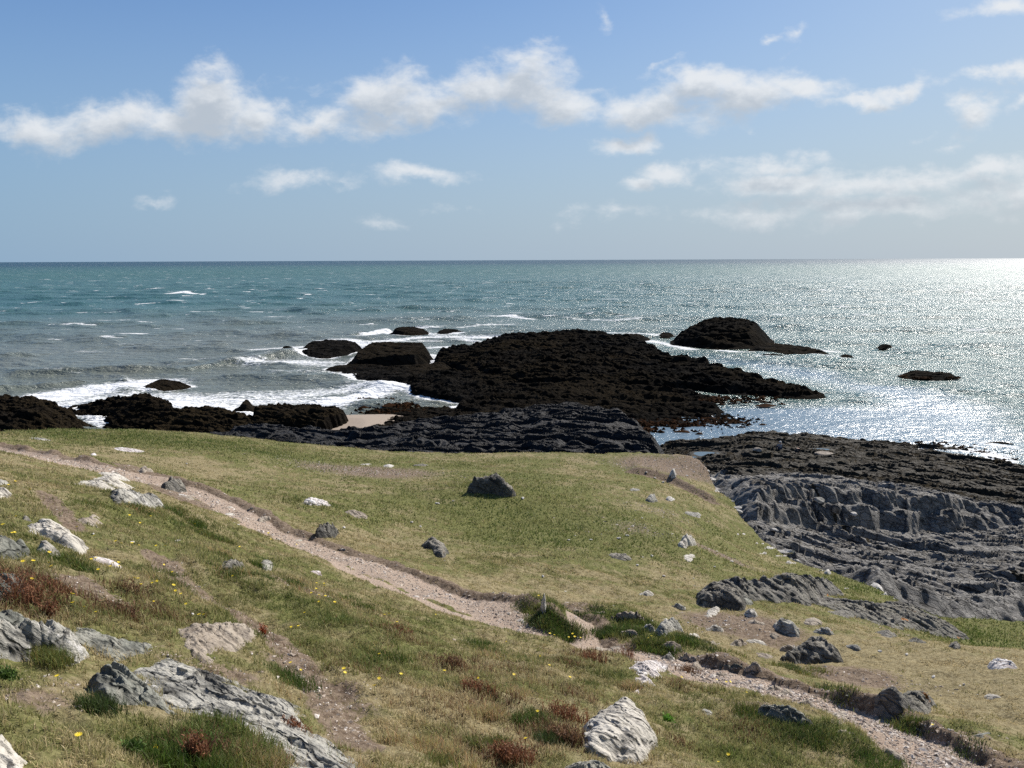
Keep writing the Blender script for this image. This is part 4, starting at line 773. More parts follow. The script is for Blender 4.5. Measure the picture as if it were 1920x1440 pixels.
for i, (nm, lab, poly, ctrl, sl) in enumerate(LOWREEF):
    rockfield(nm, lab, poly, ctrl, M_REEF, slope=sl, step=.5, amp=.18, sseed=20 + i * 9, dr=.16, daz=.0008, rndedge=.35, frq=2.2)
rockfield('islet', 'humped dark islet standing clear of the water beyond the reef', [(1255,641),(1290,630),(1320,624),(1400,624),(1440,632),(1446,640),(1430,648),(1360,652),(1300,647)],
 [(1300,628,3.2),(1325,609,5.3),(1350,603,6.3),(1385,605,5.9),(1410,614,4.9),(1438,622,3.8),(1400,630,3.5),(1340,628,4.),(1270,636,1.3),(1360,643,1.2),(1430,638,1.5)], M_REEF, slope=1.15, step=1.0, amp=.45, saws=.6, zs=.8, sseed=61, dr=.2, daz=.0008, rndedge=.6)
# left shore rocks
LEFT = [
 ('brown layered rock at the far left shore', [(-260,800),(-100,778),(0,775),(60,778),(130,782),(182,800),(160,830),(0,835),(-260,840)],[(-200,765,3.8),(0,762,3.8),(60,753,4.4),(100,758,3.8),(140,780,1.8),(175,797,.7),(100,790,2.2),(0,800,2.2),(-200,800,2.4)],M_BROWN),
 ('dark rounded rock knob beside the far left brown rock', [(2,772),(12,764),(30,763),(42,768),(35,778),(10,778)],[(10,762,2.6),(20,759,3.),(34,762,2.6),(22,770,2.)],M_REEF),
 ('dark cliffy rock with a tapering left tail on the left shore', [(125,760),(180,756),(250,764),(290,768),(322,778),(335,800),(300,812),(225,812),(200,800),(165,778)],[(140,753,.8),(190,750,2.2),(240,745,3.2),(290,742,4.2),(312,750,3.6),(318,768,2.4),(260,775,3.),(240,790,1.8),(200,770,1.6)],M_REEF),
 ('brown cracked rock mass between the cliffy rock and the low spur', [(270,812),(310,788),(380,786),(440,788),(500,798),(510,825),(450,835),(270,835)],[(300,784,2.4),(335,768,2.9),(370,765,3.0),(430,771,2.6),(475,783,2.1),(400,790,2.2),(340,800,2.),(450,805,1.4)],M_BROWN),
 ('flat topped brown rock overhanging the left side of the sand', [(465,806),(485,788),(540,784),(600,782),(642,786),(648,794),(634,808),(560,818),(470,820)],[(500,775,2.6),(540,766,3.2),(600,763,3.6),(632,768,3.2),(640,780,2.2),(600,785,2.4),(560,795,1.6),(500,798,1.4)],M_BROWN),
]
for i, (lab, poly, ctrl, mt) in enumerate(LEFT):
    rockfield('shore_rock', lab, poly, ctrl, mt, slope=2.8, step=.7, amp=.42, sseed=140 + i * 11, dr=.12, daz=.0009, cat='rock', rndedge=1.0, frq=1.8, saws=.5, strat=(1.5, .6), bias=3.2)
# blue grey spur in front of the turf rim
rockfield('rock_spur', 'blue grey crumpled rock spur just beyond the turf rim at the centre',
 [(300,822),(450,812),(560,812),(650,818),(740,812),(800,806),(900,806),(1000,802),(1070,800),(1130,806),(1190,822),(1230,845),(1250,880),(1230,930),(300,930)],
 [(350,822,.9),(460,816,1.6),(560,816,1.8),(650,818,1.7),(740,806,2.0),(800,797,2.2),(850,789,2.6),(900,784,3.0),(1000,776,4.0),(1070,765,4.9),(1110,774,4.4),(1160,794,4.2),(1200,825,3.4),(1215,848,3.),(600,840,2.2),(750,840,2.2),(900,845,3.0),(1000,830,3.4),(1100,830,3.4),(900,812,2.8),(1000,805,3.4),(800,820,2.8),(1150,860,3.2),(900,880,3),(600,880,3),(400,860,2.)],
 M_BLUE, slope=1.5, step=.6, amp=.22, sseed=71, dr=.08, daz=.0009, cat='rock', strat=(1.0, .25), bias=1.6, saws=1.0, zs=.75, frq=1.6)
rockfield('weedy_rocks', 'brown weedy boulders at the right side of the sand', [(690,812),(720,790),(735,775),(780,762),(850,766),(880,776),(960,782),(1000,800),(900,815),(780,818)],
 [(700,806,.8),(740,790,1.),(780,775,.8),(850,778,1.2),(900,785,1.4),(940,795,1.8),(800,800,1.2),(760,803,1.2),(740,780,.5)], M_BROWN, slope=.9, step=.45, amp=.35, sseed=91, dr=.12, daz=.0009, cat='rock', frq=3)
rockfield('weed_ledge', 'thin weed ledge in the shallows above the sand', [(668,752),(700,746),(745,750),(752,756),(700,758)], [(690,750,.15),(720,749,.25),(740,753,.2),(710,755,.1)], M_REEF, slope=.3, step=.3, amp=.22, sseed=95, dr=.15, daz=.0009, cat='reef', frq=4, rndedge=.5)
rockfield('weed_ledge', 'lower weed ledge in the shallows closer to the sand', [(690,770),(720,763),(770,764),(780,772),(720,776)], [(710,768,.12),(740,767,.25),(765,769,.2),(735,772,.1)], M_REEF, slope=.3, step=.3, amp=.22, sseed=97, dr=.15, daz=.0009, cat='reef', frq=4, rndedge=.5)
# cove slabs to the right
M_SLAB = rock_mat('cove_slate', (.027, .026, .025), (.185, .178, .168), (.40, .38, .345), .6, lich=.5, white=.0, bumpd=.08, rough=.75, stretch=.22)
def slab_material():
    m = M_SLAB; t = NT(m.node_tree); b = m.node_tree.nodes['Principled BSDF']
    old = b.inputs['Base Color'].links[0].from_socket
    geo = t.new('ShaderNodeNewGeometry'); P = geo.outputs['Position']
    w = t.attr('weed'); nz = t.noise(P, .35, 6, .65); n5 = t.noise(P, 3.5, 5, .65)
    wc = t.mix(t.mapr(n5, .35, .62), (.008, .0065, .004), (.042, .033, .018))
    f = t.mapr(t.math('ADD', w, t.math('MULTIPLY', t.math('SUBTRACT', nz, .5), 1.1)), .40, .60)
    t.put(b.inputs['Base Color'], t.mix(f, old, wc))
slab_material()
CV_POLY = [(1200,862),(1245,842),(1330,834),(1410,826),(1500,822),(1600,826),(1700,833),(1800,842),(1870,852),(1900,866),(1960,885),(2100,900),(2700,1700),(1700,2000),(1230,1700),(1130,960)]
class RB(TPS):
    @staticmethod
    def k(a, b): return -np.sqrt(((a[:, None] - b[None]) ** 2).sum(-1) + .01)
NEARP = [(1400,985,10.2),(1380,955,10.4),(1450,990,8.6),(1500,992,7.2),(1560,990,5.8),(1620,988,5.0),(1700,990,4.2),(1780,1000,3.7),(1860,985,3.3),(1920,985,3.2),(2050,980,3.),
 (1430,1010,10.6),(1480,1020,9.0),(1560,1030,7.8),(1640,1040,7.0),(1700,1070,7.6),(1800,1100,7.8),(1920,1100,6.8),(1920,1040,5.),(1800,1040,5.4),(1700,1020,5.2),(1600,1010,6.0),
 (2100,1150,7.5),(2100,1050,4.5)]
FARP = [(1215,850,1.6),(1250,832,1.8),(1330,826,2.2),(1410,812,3.2),(1450,816,3.),(1500,819,2.6),(1600,824,1.9),(1700,832,1.3),(1800,843,.9),(1880,858,.45),(1900,880,.8),(2000,900,.8),
 (1300,845,2.8),(1330,852,3.8),(1400,835,3.6),(1470,840,3.4),(1560,845,2.9),(1700,855,2.2),(1800,870,1.9),(1900,905,2.0),(1260,862,3.6),
 (1350,868,5.8),(1450,868,5.0),(1550,872,4.6),(1700,885,4.0),(1850,908,3.),(1400,885,7.6),(1500,888,6.6),(1600,892,5.8),
 (1300,893,12.0),(1345,900,11.0),(1440,904,9.6),(1560,908,8.0),(1640,912,7.2),(1700,916,6.8),(1785,924,6.0),(1860,935,4.8),(1950,945,4.0),(2100,950,3.4)]
CLIFF = [(1280,890,12.4),(1345,900,11.0),(1440,904,9.6),(1560,908,8.0),(1640,912,7.2),(1700,916,6.8),(1785,924,6.0),(1860,935,4.8),(1950,945,4.0),(2150,950,3.4)]
POOLS = [('pale oval tide pool on the left of the weedy shelf', [(1298,834),(1310,831),(1340,832),(1362,837),(1345,841),(1312,840)], 3.6), ('narrow tide pool streak near the outer edge of the shelf', [(1515,827),(1530,824),(1562,826),(1545,829)], 2.9), ('small tide pool below the oval pool', [(1285,844),(1300,842),(1312,845),(1298,847)], 3.7)]
def cove():
    W = wpoly(CV_POLY[:12], 0.); near = np.array([PZ(a, b_, 7. if a == 2100 else 13.)[:2] for a, b_ in CV_POLY[12:]]); W = np.vstack([W, near])
    av = np.arange(R(7.5), R(44), .0012); rv = np.arange(25, 135, .11); A_, R_ = np.meshgrid(av, rv); X = R_ * np.sin(A_); Y = R_ * np.cos(A_)
    def srf(P):
        C = np.array([PZ(*c) for c in P])
        if P is NEARP:
            e = EDGE[13:24]; e = np.vstack([e] + [e[:-1] + (e[1:] - e[:-1]) * .5]); C = np.vstack([C, np.column_stack([e, T_G(e[:, 0], e[:, 1]) + .45])]); C = np.vstack([C, np.column_stack([e * .9, T_G(e[:, 0], e[:, 1]) - .7]), np.column_stack([e * .72, T_G(e[:, 0], e[:, 1]) - 1.8])])
        lo_, hi_ = C[:, :2].min(0) - 15, C[:, :2].max(0) + 15
        return np.clip(TPS(C[:, :2], C[:, 2], reg=.006)(X, Y), -.5, C[:, 2].max() + .2)
    cl = np.array([PZ(*c)[:2] for c in CLIFF]); dd, s_, _t = sd_line(X, Y, cl); sg = dd * s_
    bxx = np.floor((X * .9 - Y * .3) * .30 + .8 * n2(X, Y, .15, 2, 221)); jog = 1.6 * vnoise(np.stack([bxx.ravel() * 3.1, np.zeros(X.size), np.full(X.size, .5)], 1)).reshape(X.shape)
    b = sst(-.45, .45, sg + jog + .9 * n2(X, Y, .35, 3, 222)); b = .55 * b + .45 * sst(-.3, .3, sg + jog - 1.3 + .7 * n2(X, Y, .5, 3, 223))
    zt = srf(NEARP) * (1 - b) + srf(FARP) * b
    d = sdf_poly(X, Y, W) + 1.1 * n2(X * .5, Y, .12, 3, 201) + .8 * n2(X, Y, .5, 3, 202)
    ca, sa = math.cos(R(-16)), math.sin(R(-16)); al = X * ca + Y * sa; ac = -X * sa + Y * ca       # ledges run down to the right
    zt = zt + .30 * n2(al * .4, ac, .12, 3, 203) + .22 * n2(al * .4, ac, .5, 4, 204)
    wv = 1.5 * n2(al * .35, ac, .06, 3, 205) + .6 * n2(al * .4, ac, .28, 3, 206); u = ac * .30 + wv
    zt = zt + .55 * (saw(-u, .84) - .5) * (.5 + .9 * n2(al * .5, ac, .16, 2, 207))
    u2 = ac * 1.05 + wv * 3 + .45 * n2(al * .5, ac, .9, 2, 208); zt = zt + .42 * (saw(-u2, .84) - .5) * (.9 + .7 * n2(X, Y, .3, 2, 209))
    u3 = ac * 3.2 + wv * 8 + .5 * n2(al * .5, ac, 2.2, 2, 218); zt = zt + .15 * (saw(-u3, .8) - .5)
    blk = vnoise(np.stack([np.floor(al * .22 + .7 * n2(X, Y, .2, 2, 210)).ravel() * 1.37, np.floor(u).ravel() * 2.11, np.zeros(X.size)], 1)).reshape(X.shape)
    bl2 = vnoise(np.stack([np.floor(al * .8 + .7 * n2(X, Y, .5, 2, 213)).ravel() * 1.37, np.floor(u2).ravel() * 2.11, np.ones(X.size)], 1)).reshape(X.shape)
    zt = zt + .50 * blk * sst(48, 60, R_) + .20 * bl2 + .06 * n2(X, Y, 2.6, 4, 211, .6)
    zt = zt - .75
    pools = []
    for lab, px, z0 in POOLS:
        Wp = smooth_poly(np.array([PZ(a, b_, z0)[:2] for a, b_ in px]), 2); m = (np.abs(X - Wp[:, 0].mean()) < 8) & (np.abs(Y - Wp[:, 1].mean()) < 12); q = np.full(X.shape, -9.); q[m] = sdf_poly(X[m], Y[m], Wp)
        zz = float(np.mean(zt[q > -.3])); zt = np.where(q > -1.2, zt + (zz - .02 - zt) * sst(-1.2, -.1, q), zt); zt = np.where(q > -.1, zz - .25 * sst(-.1, .4, q), zt); pools.append((lab, Wp, zz))
    z = np.minimum(zt, d * .9 + .2 * n2(X, Y, .8, 3, 212)); z = np.where(d < 0, d * .5, z)
    crest = np.array([PZ(*c)[:2] for c in [(1200,862,5),(1300,872,6),(1400,880,7.),(1550,880,5.4),(1700,900,4.8),(1800,915,4.6),(1920,935,4.),(2100,955,3)]])
    dd, s_, t_ = sd_line(X, Y, crest); weed = sst(-3, 4, dd * s_)
    k = (d > -2.5).ravel() & (z > -1.1).ravel()
    o = grid_obj('rock_platform', X, Y, z, M_SLAB, dict(weed=weed), keep=lambda q: k[q].any(1)); tagit(o, 'grey slate slabs sloping down the cove with a brown weedy outer shelf', 'rock', kind='structure')
    return z, av, rv, pools
CVZ, CVA, CVR, CVP = cove()
def PC(px, py):
    """pixel -> point on the cove slabs"""
    d = pdir(float(px), float(py)); h = math.hypot(d[0], d[1]); a = math.atan2(d[0], d[1]); i = int(np.clip((a - CVA[0]) / .0012, 0, len(CVA) - 1)); zr = CH + d[2] / h * CVR
    k = int(np.argmax((zr < CVZ[:, i]) & (CVR > 38))); r = CVR[k]; return np.array([d[0] / h * r, d[1] / h * r, CVZ[k, i]])
# floating and stranded weed at the reef edges
def weed_bits():
    g = np.random.default_rng(55); P = []
    for px, n, sp in [([(1180,790),(1290,792),(1400,786)],260,4),([(1290,752),(1340,746),(1450,748)],170,4),([(1380,785),(1290,800),(1200,800)],90,6),([(700,748),(750,752),(760,775),(690,768)],220,4),([(640,690),(720,690),(800,700)],90,2.5),([(1420,668),(1520,672)],60,3),([(1700,830),(1850,846),(1900,856)],160,3),([(1690,706),(1790,706)],50,2)]:
        w_ = wpoly(px); k = g.integers(0, len(w_) - 1, n); t_ = g.uniform(0, 1, n)[:, None]; P.append(w_[k] * (1 - t_) + w_[k + 1] * t_ + g.normal(0, sp * .45, (n, 2)))
    P = np.vstack(P); n = len(P); m = 7; a = np.linspace(0, 2 * math.pi, m, endpoint=False)
    rx = g.lognormal(-1.35, .5, n)[:, None] * g.uniform(.6, 1.3, (n, m)); V = np.stack([P[:, :1] + np.cos(a) * rx * 1.6, P[:, 1:] + np.sin(a) * rx, np.full((n, m), .06)], -1); top = np.column_stack([P, np.full(n, .14)])[:, None]
    V = np.concatenate([V - np.array([0, 0, .3]), top], 1).reshape(-1, 3); T = np.concatenate([np.stack([np.arange(n) * (m + 1) + k, np.arange(n) * (m + 1) + (k + 1) % m, np.arange(n) * (m + 1) + m], 1) for k in range(m)])
    mt, t, b = newmat('seaweed'); g_ = t.new('ShaderNodeNewGeometry'); t.put(b.inputs['Base Color'], t.mix(t.noise(g_.outputs['Position'], .9, 4, .6), (.012, .007, .003), (.055, .022, .008))); b.inputs['Roughness'].default_value = 1.; b.inputs['Specular IOR Level'].default_value = .05
    tagit(mesh_np('seaweed', V, None, mt, tris=T, smooth=False), 'brown and red seaweed lying awash at the edges of the reefs', 'seaweed', kind='stuff')
weed_bits()
# stones in the cove
def boulder(lab, a, b_, z, w_, h_, mat=M_SLAB, name='boulder'):
    import bmesh
    p = PC(a, b_); d = math.hypot(p[0], p[1]); s = w_ / F * d / 2; hz = h_ / F * d / 2
    bm = bmesh.new(); bmesh.ops.create_icosphere(bm, subdivisions=4, radius=1); rg = np.random.default_rng(int(a * 3 + b_))
    P = np.array([v.co[:] for v in bm.verts]); N = rg.normal(0, 1, (9, 3)); N /= np.linalg.norm(N, axis=1)[:, None]; D = rg.uniform(.62, .95, 9)
    k = (P @ N.T) / D; rr_ = 1 / np.maximum(k.max(1), .95); P = P * rr_[:, None]; P = P * (1 + .10 * fbm(P * 2.5 + a, 3))[:, None]
    for v, q in zip(bm.verts, P): v.co = (q[0] * s, q[1] * s * .8, q[2] * hz)
    me = bpy.data.meshes.new(name); bm.to_mesh(me); bm.free(); me.polygons.foreach_set('use_smooth', [True] * len(me.polygons)); me.materials.append(mat)
    o = bpy.data.objects.new(name, me); COL.objects.link(o); o.location = p + np.array([0, 0, hz * .25]); o.rotation_euler = (0, 0, rg.uniform(-1, 1)); return tagit(o, lab, 'rock')
boulder('upright grey boulder standing in front of the dark cliff in the cove', 1567, 960, 5.6, 20, 22)
boulder('pale grey boulder wedged at the foot of the dark cliff', 1535, 944, 6.6, 20, 14, M_LICHEN)
boulder('small pale stone right of the upright boulder', 1599, 971, 5.2, 16, 8, M_STONE)
boulder('pale tan boulder resting on the weedy outer shelf', 1420, 846, 3.9, 16, 10, M_TAN)
boulder('flat tan boulder right of the dark crouched figure', 1545, 853, 3.4, 30, 8, M_TAN)
boulder('white stone on the grey slabs near the turf edge', 1451, 1000, 8.2, 16, 6, M_STONE)
boulder('white stone left of the lower white slab stone', 1410, 998, 9.2, 24, 5, M_STONE)
# pools on the shelf
def pool(lab, W, z):
    V = np.vstack([[[*W.mean(0), z]], [[*w, z] for w in W], [[*w, z - .4] for w in W]]); n = len(W)
    T = np.array([(0, 1 + k, 1 + (k + 1) % n) for k in range(n)]); Q = np.array([(1 + k, 1 + n + k, 1 + n + (k + 1) % n, 1 + (k + 1) % n) for k in range(n)])
    return tagit(mesh_np('rock_pool', V, Q, M_POOL, tris=T, smooth=False), lab, 'rock pool')
m, t, b = newmat('pool_water'); b.inputs['Base Color'].default_value = (.06, .09, .10, 1); b.inputs['Roughness'].default_value = .06; M_POOL = m
g_ = t.new('ShaderNodeNewGeometry'); t.put(b.inputs['Normal'], t.bump(t.noise(g_.outputs['Position'], 6, 3, .5), .15, .03))
for lab, Wp, zz in CVP: pool(lab, Wp, zz - .03)
# beach and seabed
m, t, b = newmat('sand'); g_ = t.new('ShaderNodeNewGeometry'); t.put(b.inputs['Base Color'], t.mix(t.noise(g_.outputs['Position'], 2.5, 6, .7), (.24, .19, .145), (.36, .295, .235))); b.inputs['Roughness'].default_value = .95; M_SAND = m
xs = np.linspace(-32, -10, 90); ys = np.linspace(95, 122, 70); X, Y = np.meshgrid(xs, ys)
bl = wpoly([(630,822),(645,785),(712,783),(735,797),(715,820)])
dB = sdf_poly(X, Y, bl); zB = .25 + .09 * np.clip(dB, -14, 8) + .04 * n2(X, Y, .4, 3, 300)
tagit(grid_obj('beach', X, Y, zB, M_SAND), 'small strip of pinkish sand between the rocks', 'beach', kind='structure')
#==WATER==
# ------------------------------------------------------------------ sea
azs = np.concatenate([np.radians(np.linspace(-180, -42, 60, endpoint=False)), np.radians(np.linspace(-42, 42, 620, endpoint=False)), np.radians(np.linspace(42, 180, 60, endpoint=False))])
rs = np.concatenate([np.exp(np.linspace(math.log(60), math.log(900), 820)), np.exp(np.linspace(math.log(910), math.log(42000), 120))])
A_, R_ = np.meshgrid(azs, rs); X = R_ * np.sin(A_); Y = R_ * np.cos(A_)
INV = np.abs(A_) < R(42)
def foamline(px, hw, s, x, y, soft=1.6):
    w = wpoly(px); d, _, t_ = sd_line(x, y, w); return s * np.exp(-(d / hw) ** soft) * (d < 4 * hw)
foam = np.zeros_like(X); amp_mask = np.ones_like(X); swell = np.zeros_like(X); calm = np.zeros_like(X)
FO = [([(-250,748),(0,752),(100,738),(190,724),(255,716),(272,714)],7.5,1.3),([(-200,765),(0,765),(90,755)],4,.9),([(110,752),(200,738),(330,738),(470,748),(560,745)],8,.75),([(130,758),(170,780),(200,795)],2.2,1.1),
 ([(330,748),(460,768),(540,764),(620,752),(690,738),(745,722)],5.5,1.1),([(400,738),(520,735),(640,728),(740,716)],8,.72),([(430,770),(520,775)],3,.6),([(560,735),(680,722),(760,712)],5,.75),
 ([(470,652),(540,648),(600,645)],4,.75),([(490,675),(560,675),(640,680),(700,690)],11,.72),([(600,640),(660,638),(700,645),(680,655)],5,.95),([(690,625),(720,618),(735,622)],3,1.2),([(700,638),(780,632),(860,630),(930,632)],6,.85),([(780,612),(850,612),(900,607),(960,605)],3.5,.7),([(800,625),(900,640)],5,.7),([(810,648),(870,645)],4,.8),
 ([(905,590),(960,592),(1000,596)],3,.9),([(1040,587),(1120,588),(1195,590)],3.2,1.15),([(1060,595),(1150,600),(1200,598)],4,.6),([(1190,630),(1240,640),(1300,652),(1400,660)],3.5,.85),([(1100,622),(1160,625),(1250,628)],5,.7),([(1440,640),(1500,648),(1560,655)],3,.7),([(1480,655),(1600,668),(1640,672)],3,.5),
 ([(820,680),(840,690)],1.2,1.),([(1795,842),(1850,850),(1890,870),(1925,885)],2.,1.05),([(1850,832),(1900,840)],1.5,.7),([(1600,685),(1750,690)],4,.35),([(1700,709),(1790,709)],2,.5),([(1420,656),(1600,676)],2,.6),([(640,705),(760,725)],2,.6),([(520,700),(640,700)],6,.55),
 ([(300,735),(420,742),(500,742)],5,.5),([(960,600),(1100,606),(1250,608)],8,.35)]
for px, hw, s in FO: foam[INV] = np.maximum(foam[INV], foamline(px, hw, s, X[INV], Y[INV]))
for W in SEAROCK:
    lo, hi = W.min(0) - 9, W.max(0) + 9; m = INV & (X > lo[0]) & (X < hi[0]) & (Y > lo[1]) & (Y < hi[1])
    if m.any(): q = -sdf_poly(X[m], Y[m], W) + 1.2 * n2(X[m], Y[m], .15, 2, 403); foam[m] = np.maximum(foam[m], (.95 * np.exp(-(np.maximum(q, 0) / 2.6) ** 1.5)) * (q > -3) * sst(40, -25, X[m] - .12 * (Y[m] - 150)) + .55 * np.exp(-(np.maximum(q, 0) / 1.6) ** 1.5) * (Y[m] > W[:, 1].mean()))
# white breaker far left
foam[INV] = np.maximum(foam[INV], foamline([(318,549),(345,547),(370,550)], 5, 1.1, X[INV], Y[INV]))
# calmer inner water on the right, breaking swell on the left
calm[INV] = sst(0, 14, sdf_poly(X[INV], Y[INV], wpoly([(1100,800),(1280,738),(1450,740),(1560,738),(1420,700),(1300,668),(1600,690),(1920,760),(2100,900),(1100,900)])) + 8 * n2(X[INV], Y[INV], .03, 2, 401))
def wave(px, hgt, wback, wfront, x, y, fl=.3):
    w = wpoly(px); d, s, t_ = sd_line(x, y, w); sg = d * s   # + far side
    e = sst(0, .12, t_) * (1 - sst(.88, 1, t_))
    return hgt * e * np.where(sg > 0, np.exp(-(sg / wback) ** 2), np.exp(-(sg / wfront) ** 2)) * (1 + fl * n2(x, y, .12, 2, 402))
for px, h_, wb, wf in [([(-250,703),(0,700),(150,694),(340,690),(430,678),(560,660),(640,652)],1.15,5,2.0),([(-200,683),(60,662),(200,645),(330,640)],.5,5,2.5),([(380,645),(500,638),(620,632)],.5,5,2.5),([(140,598),(250,592),(330,590)],.8,8,4),([(560,585),(640,580),(720,582)],.8,8,4),([(-100,735),(60,722),(160,712),(262,708)],.7,5,1.5),([(540,755),(640,742),(700,730),(755,715)],.45,4,1.3),([(640,628),(700,622),(735,616)],1.,4,2),([(1040,592),(1120,592),(1190,593)],.8,5,2.5),([(400,595),(520,602)],.5,7,4)]:
    swell[INV] += wave(px, h_, wb, wf, X[INV], Y[INV])
foam[INV] = np.maximum(foam[INV], foamline([(60,703),(110,698),(150,697)], .8, .45, X[INV], Y[INV])); foam[INV] = np.maximum(foam[INV], foamline([(280,688),(300,682),(420,670),(520,660)], .7, .6, X[INV], Y[INV]))
Z = np.zeros_like(X); cell = R_ * .0033
g = np.random.default_rng(8)
for k in range(26):
    lam = 2.2 * (1.15 ** k); th = R(205) + g.normal(0, .45); kx, ky = math.sin(th), math.cos(th); ph = g.uniform(0, 6.28)
    wgt = sst(3.0, 6.0, lam / cell); a = .0115 * lam ** .85
    nn = .8 * math.pi * n2(X, Y, .35 / lam, 2, 410 + k) if k % 2 == 0 else nn
    arg = 2 * math.pi * (X * kx + Y * ky) / lam + ph + nn * 1.5
    Z = Z + a * wgt * (1 - 2 * np.abs(np.sin(arg / 2)) ** 1.3) * (1 - .75 * calm)
Z = Z + swell + .12 * np.clip(foam, 0, 1) * n2(X, Y, 1.1, 3, 440) * (R_ < 300)
Z = np.clip(Z * (1 - .4 * sst(110, 85, R_)), -.6, 3)
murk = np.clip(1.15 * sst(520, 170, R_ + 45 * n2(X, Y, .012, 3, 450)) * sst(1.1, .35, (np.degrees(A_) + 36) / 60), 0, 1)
def sea_mat():
    m, t, b = newmat('sea_water')
    geo = t.new('ShaderNodeNewGeometry'); P = geo.outputs['Position']
    big = t.noise(t.mapping(P, rot=(0, 0, R(8)), scale=(.0022, .009, 1)), 1, 5, .6)
    deep = t.mix(t.mapr(big, .35, .65), (.042, .115, .110), (.058, .138, .127))
    sep = t.new('ShaderNodeVectorMath', operation='LENGTH'); t.put(sep.inputs[0], P); dist = sep.outputs['Value']
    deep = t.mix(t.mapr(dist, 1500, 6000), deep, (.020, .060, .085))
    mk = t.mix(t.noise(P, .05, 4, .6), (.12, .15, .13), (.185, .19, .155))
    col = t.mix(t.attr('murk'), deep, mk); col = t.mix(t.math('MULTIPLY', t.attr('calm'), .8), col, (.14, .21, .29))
    # whitecaps, streaked along the crests
    Q = t.mapping(P, rot=(0, 0, R(-8)), scale=(.45, 1., 1))
    wc = t.noise(Q, .11, 3, .55, .4); wc2 = t.noise(Q, .9, 4, .7)
    cap = t.math('MULTIPLY', t.mapr(t.math('MULTIPLY_ADD', wc2, .30, wc), .81, .84), .85)
    Q2 = t.mapping(P, rot=(0, 0, R(-6)), scale=(.6, 1., 1)); wf = t.noise(Q2, .05, 4, .62, .4)
    cap2 = t.math('MULTIPLY', t.mapr(t.math('MULTIPLY_ADD', wc2, .12, wf), .755, .775), t.mapr(dist, 500, 1200))
    far_ok = t.mapr(dist, 120, 330)
    cap = t.math('MULTIPLY', t.math('MAXIMUM', cap, cap2), far_ok)
    # foam lace
    dn = t.noise(P, .55, 4, .6); Pd = t.vmath('ADD', t.mapping(P, scale=(.75, 1, 1)), t.vmath('SCALE', t.new('ShaderNodeTexNoise').outputs['Color'], scale=0.)) if False else t.mapping(P, scale=(.7, 1, 1))
    v = t.new('ShaderNodeTexVoronoi', feature='DISTANCE_TO_EDGE'); t.put(v.inputs['Vector'], t.vmath('ADD', Pd, t.vmath('SCALE', geo.outputs['Normal'], scale=0.) if False else Pd)); v.inputs['Scale'].default_value = .45
    lace = t.mapr(v.outputs['Distance'], .0, .22, 1, 0); fn = t.noise(P, 1.3, 6, .7, .8); fn2 = t.noise(t.mapping(P, scale=(.35, 1, 1)), .22, 4, .6, .5)
    pat = t.math('ADD', t.math('MULTIPLY', lace, .16), t.math('ADD', t.math('MULTIPLY', t.math('SUBTRACT', fn, .5), 1.1), t.math('MULTIPLY', t.math('SUBTRACT', fn2, .5), .8)))
    fo = t.mapr(t.math('ADD', t.attr('foam'), pat), .52, .86)
    wh = t.math('MAXIMUM', fo, cap)
    col = t.mix(wh, col, (.80, .82, .83))
    t.put(b.inputs['Base Color'], col)
    t.put(b.inputs['Roughness'], t.math('MULTIPLY_ADD', wh, .6, t.mapr(dist, 80, 1500, .22, .42, 'LINEAR')))
    b.inputs['IOR'].default_value = 1.33
    calm = t.attr('calm')
    s1 = t.noise(t.mapping(P, rot=(0, 0, R(-22)), scale=(.55, 1, 1)), 1.7, 4, .6, .4)
    s2 = t.noise(t.mapping(P, rot=(0, 0, R(-15)), scale=(.5, 1, 1)), .35, 4, .62, .3)
    s3 = t.noise(t.mapping(P, rot=(0, 0, R(-10)), scale=(.45, 1, 1)), .07, 5, .62, .2)
    h = t.math('ADD', t.math('MULTIPLY', t.math('MULTIPLY', s1, .42), t.math('SUBTRACT', 1., t.math('MULTIPLY', calm, .45))), t.math('ADD', t.math('MULTIPLY', t.math('MULTIPLY', s2, 2.1), t.math('SUBTRACT', 1., t.math('MULTIPLY', calm, .75))), t.math('MULTIPLY', t.math('MULTIPLY', s3, t.mapr(dist, 250, 900)), 3.)))
    t.put(b.inputs['Normal'], t.bump(h, 1., 1.))
    return m
M_SEA = sea_mat()
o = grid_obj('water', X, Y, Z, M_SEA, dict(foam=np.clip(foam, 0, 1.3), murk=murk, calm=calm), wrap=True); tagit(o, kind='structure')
del X, Y, Z, A_, R_
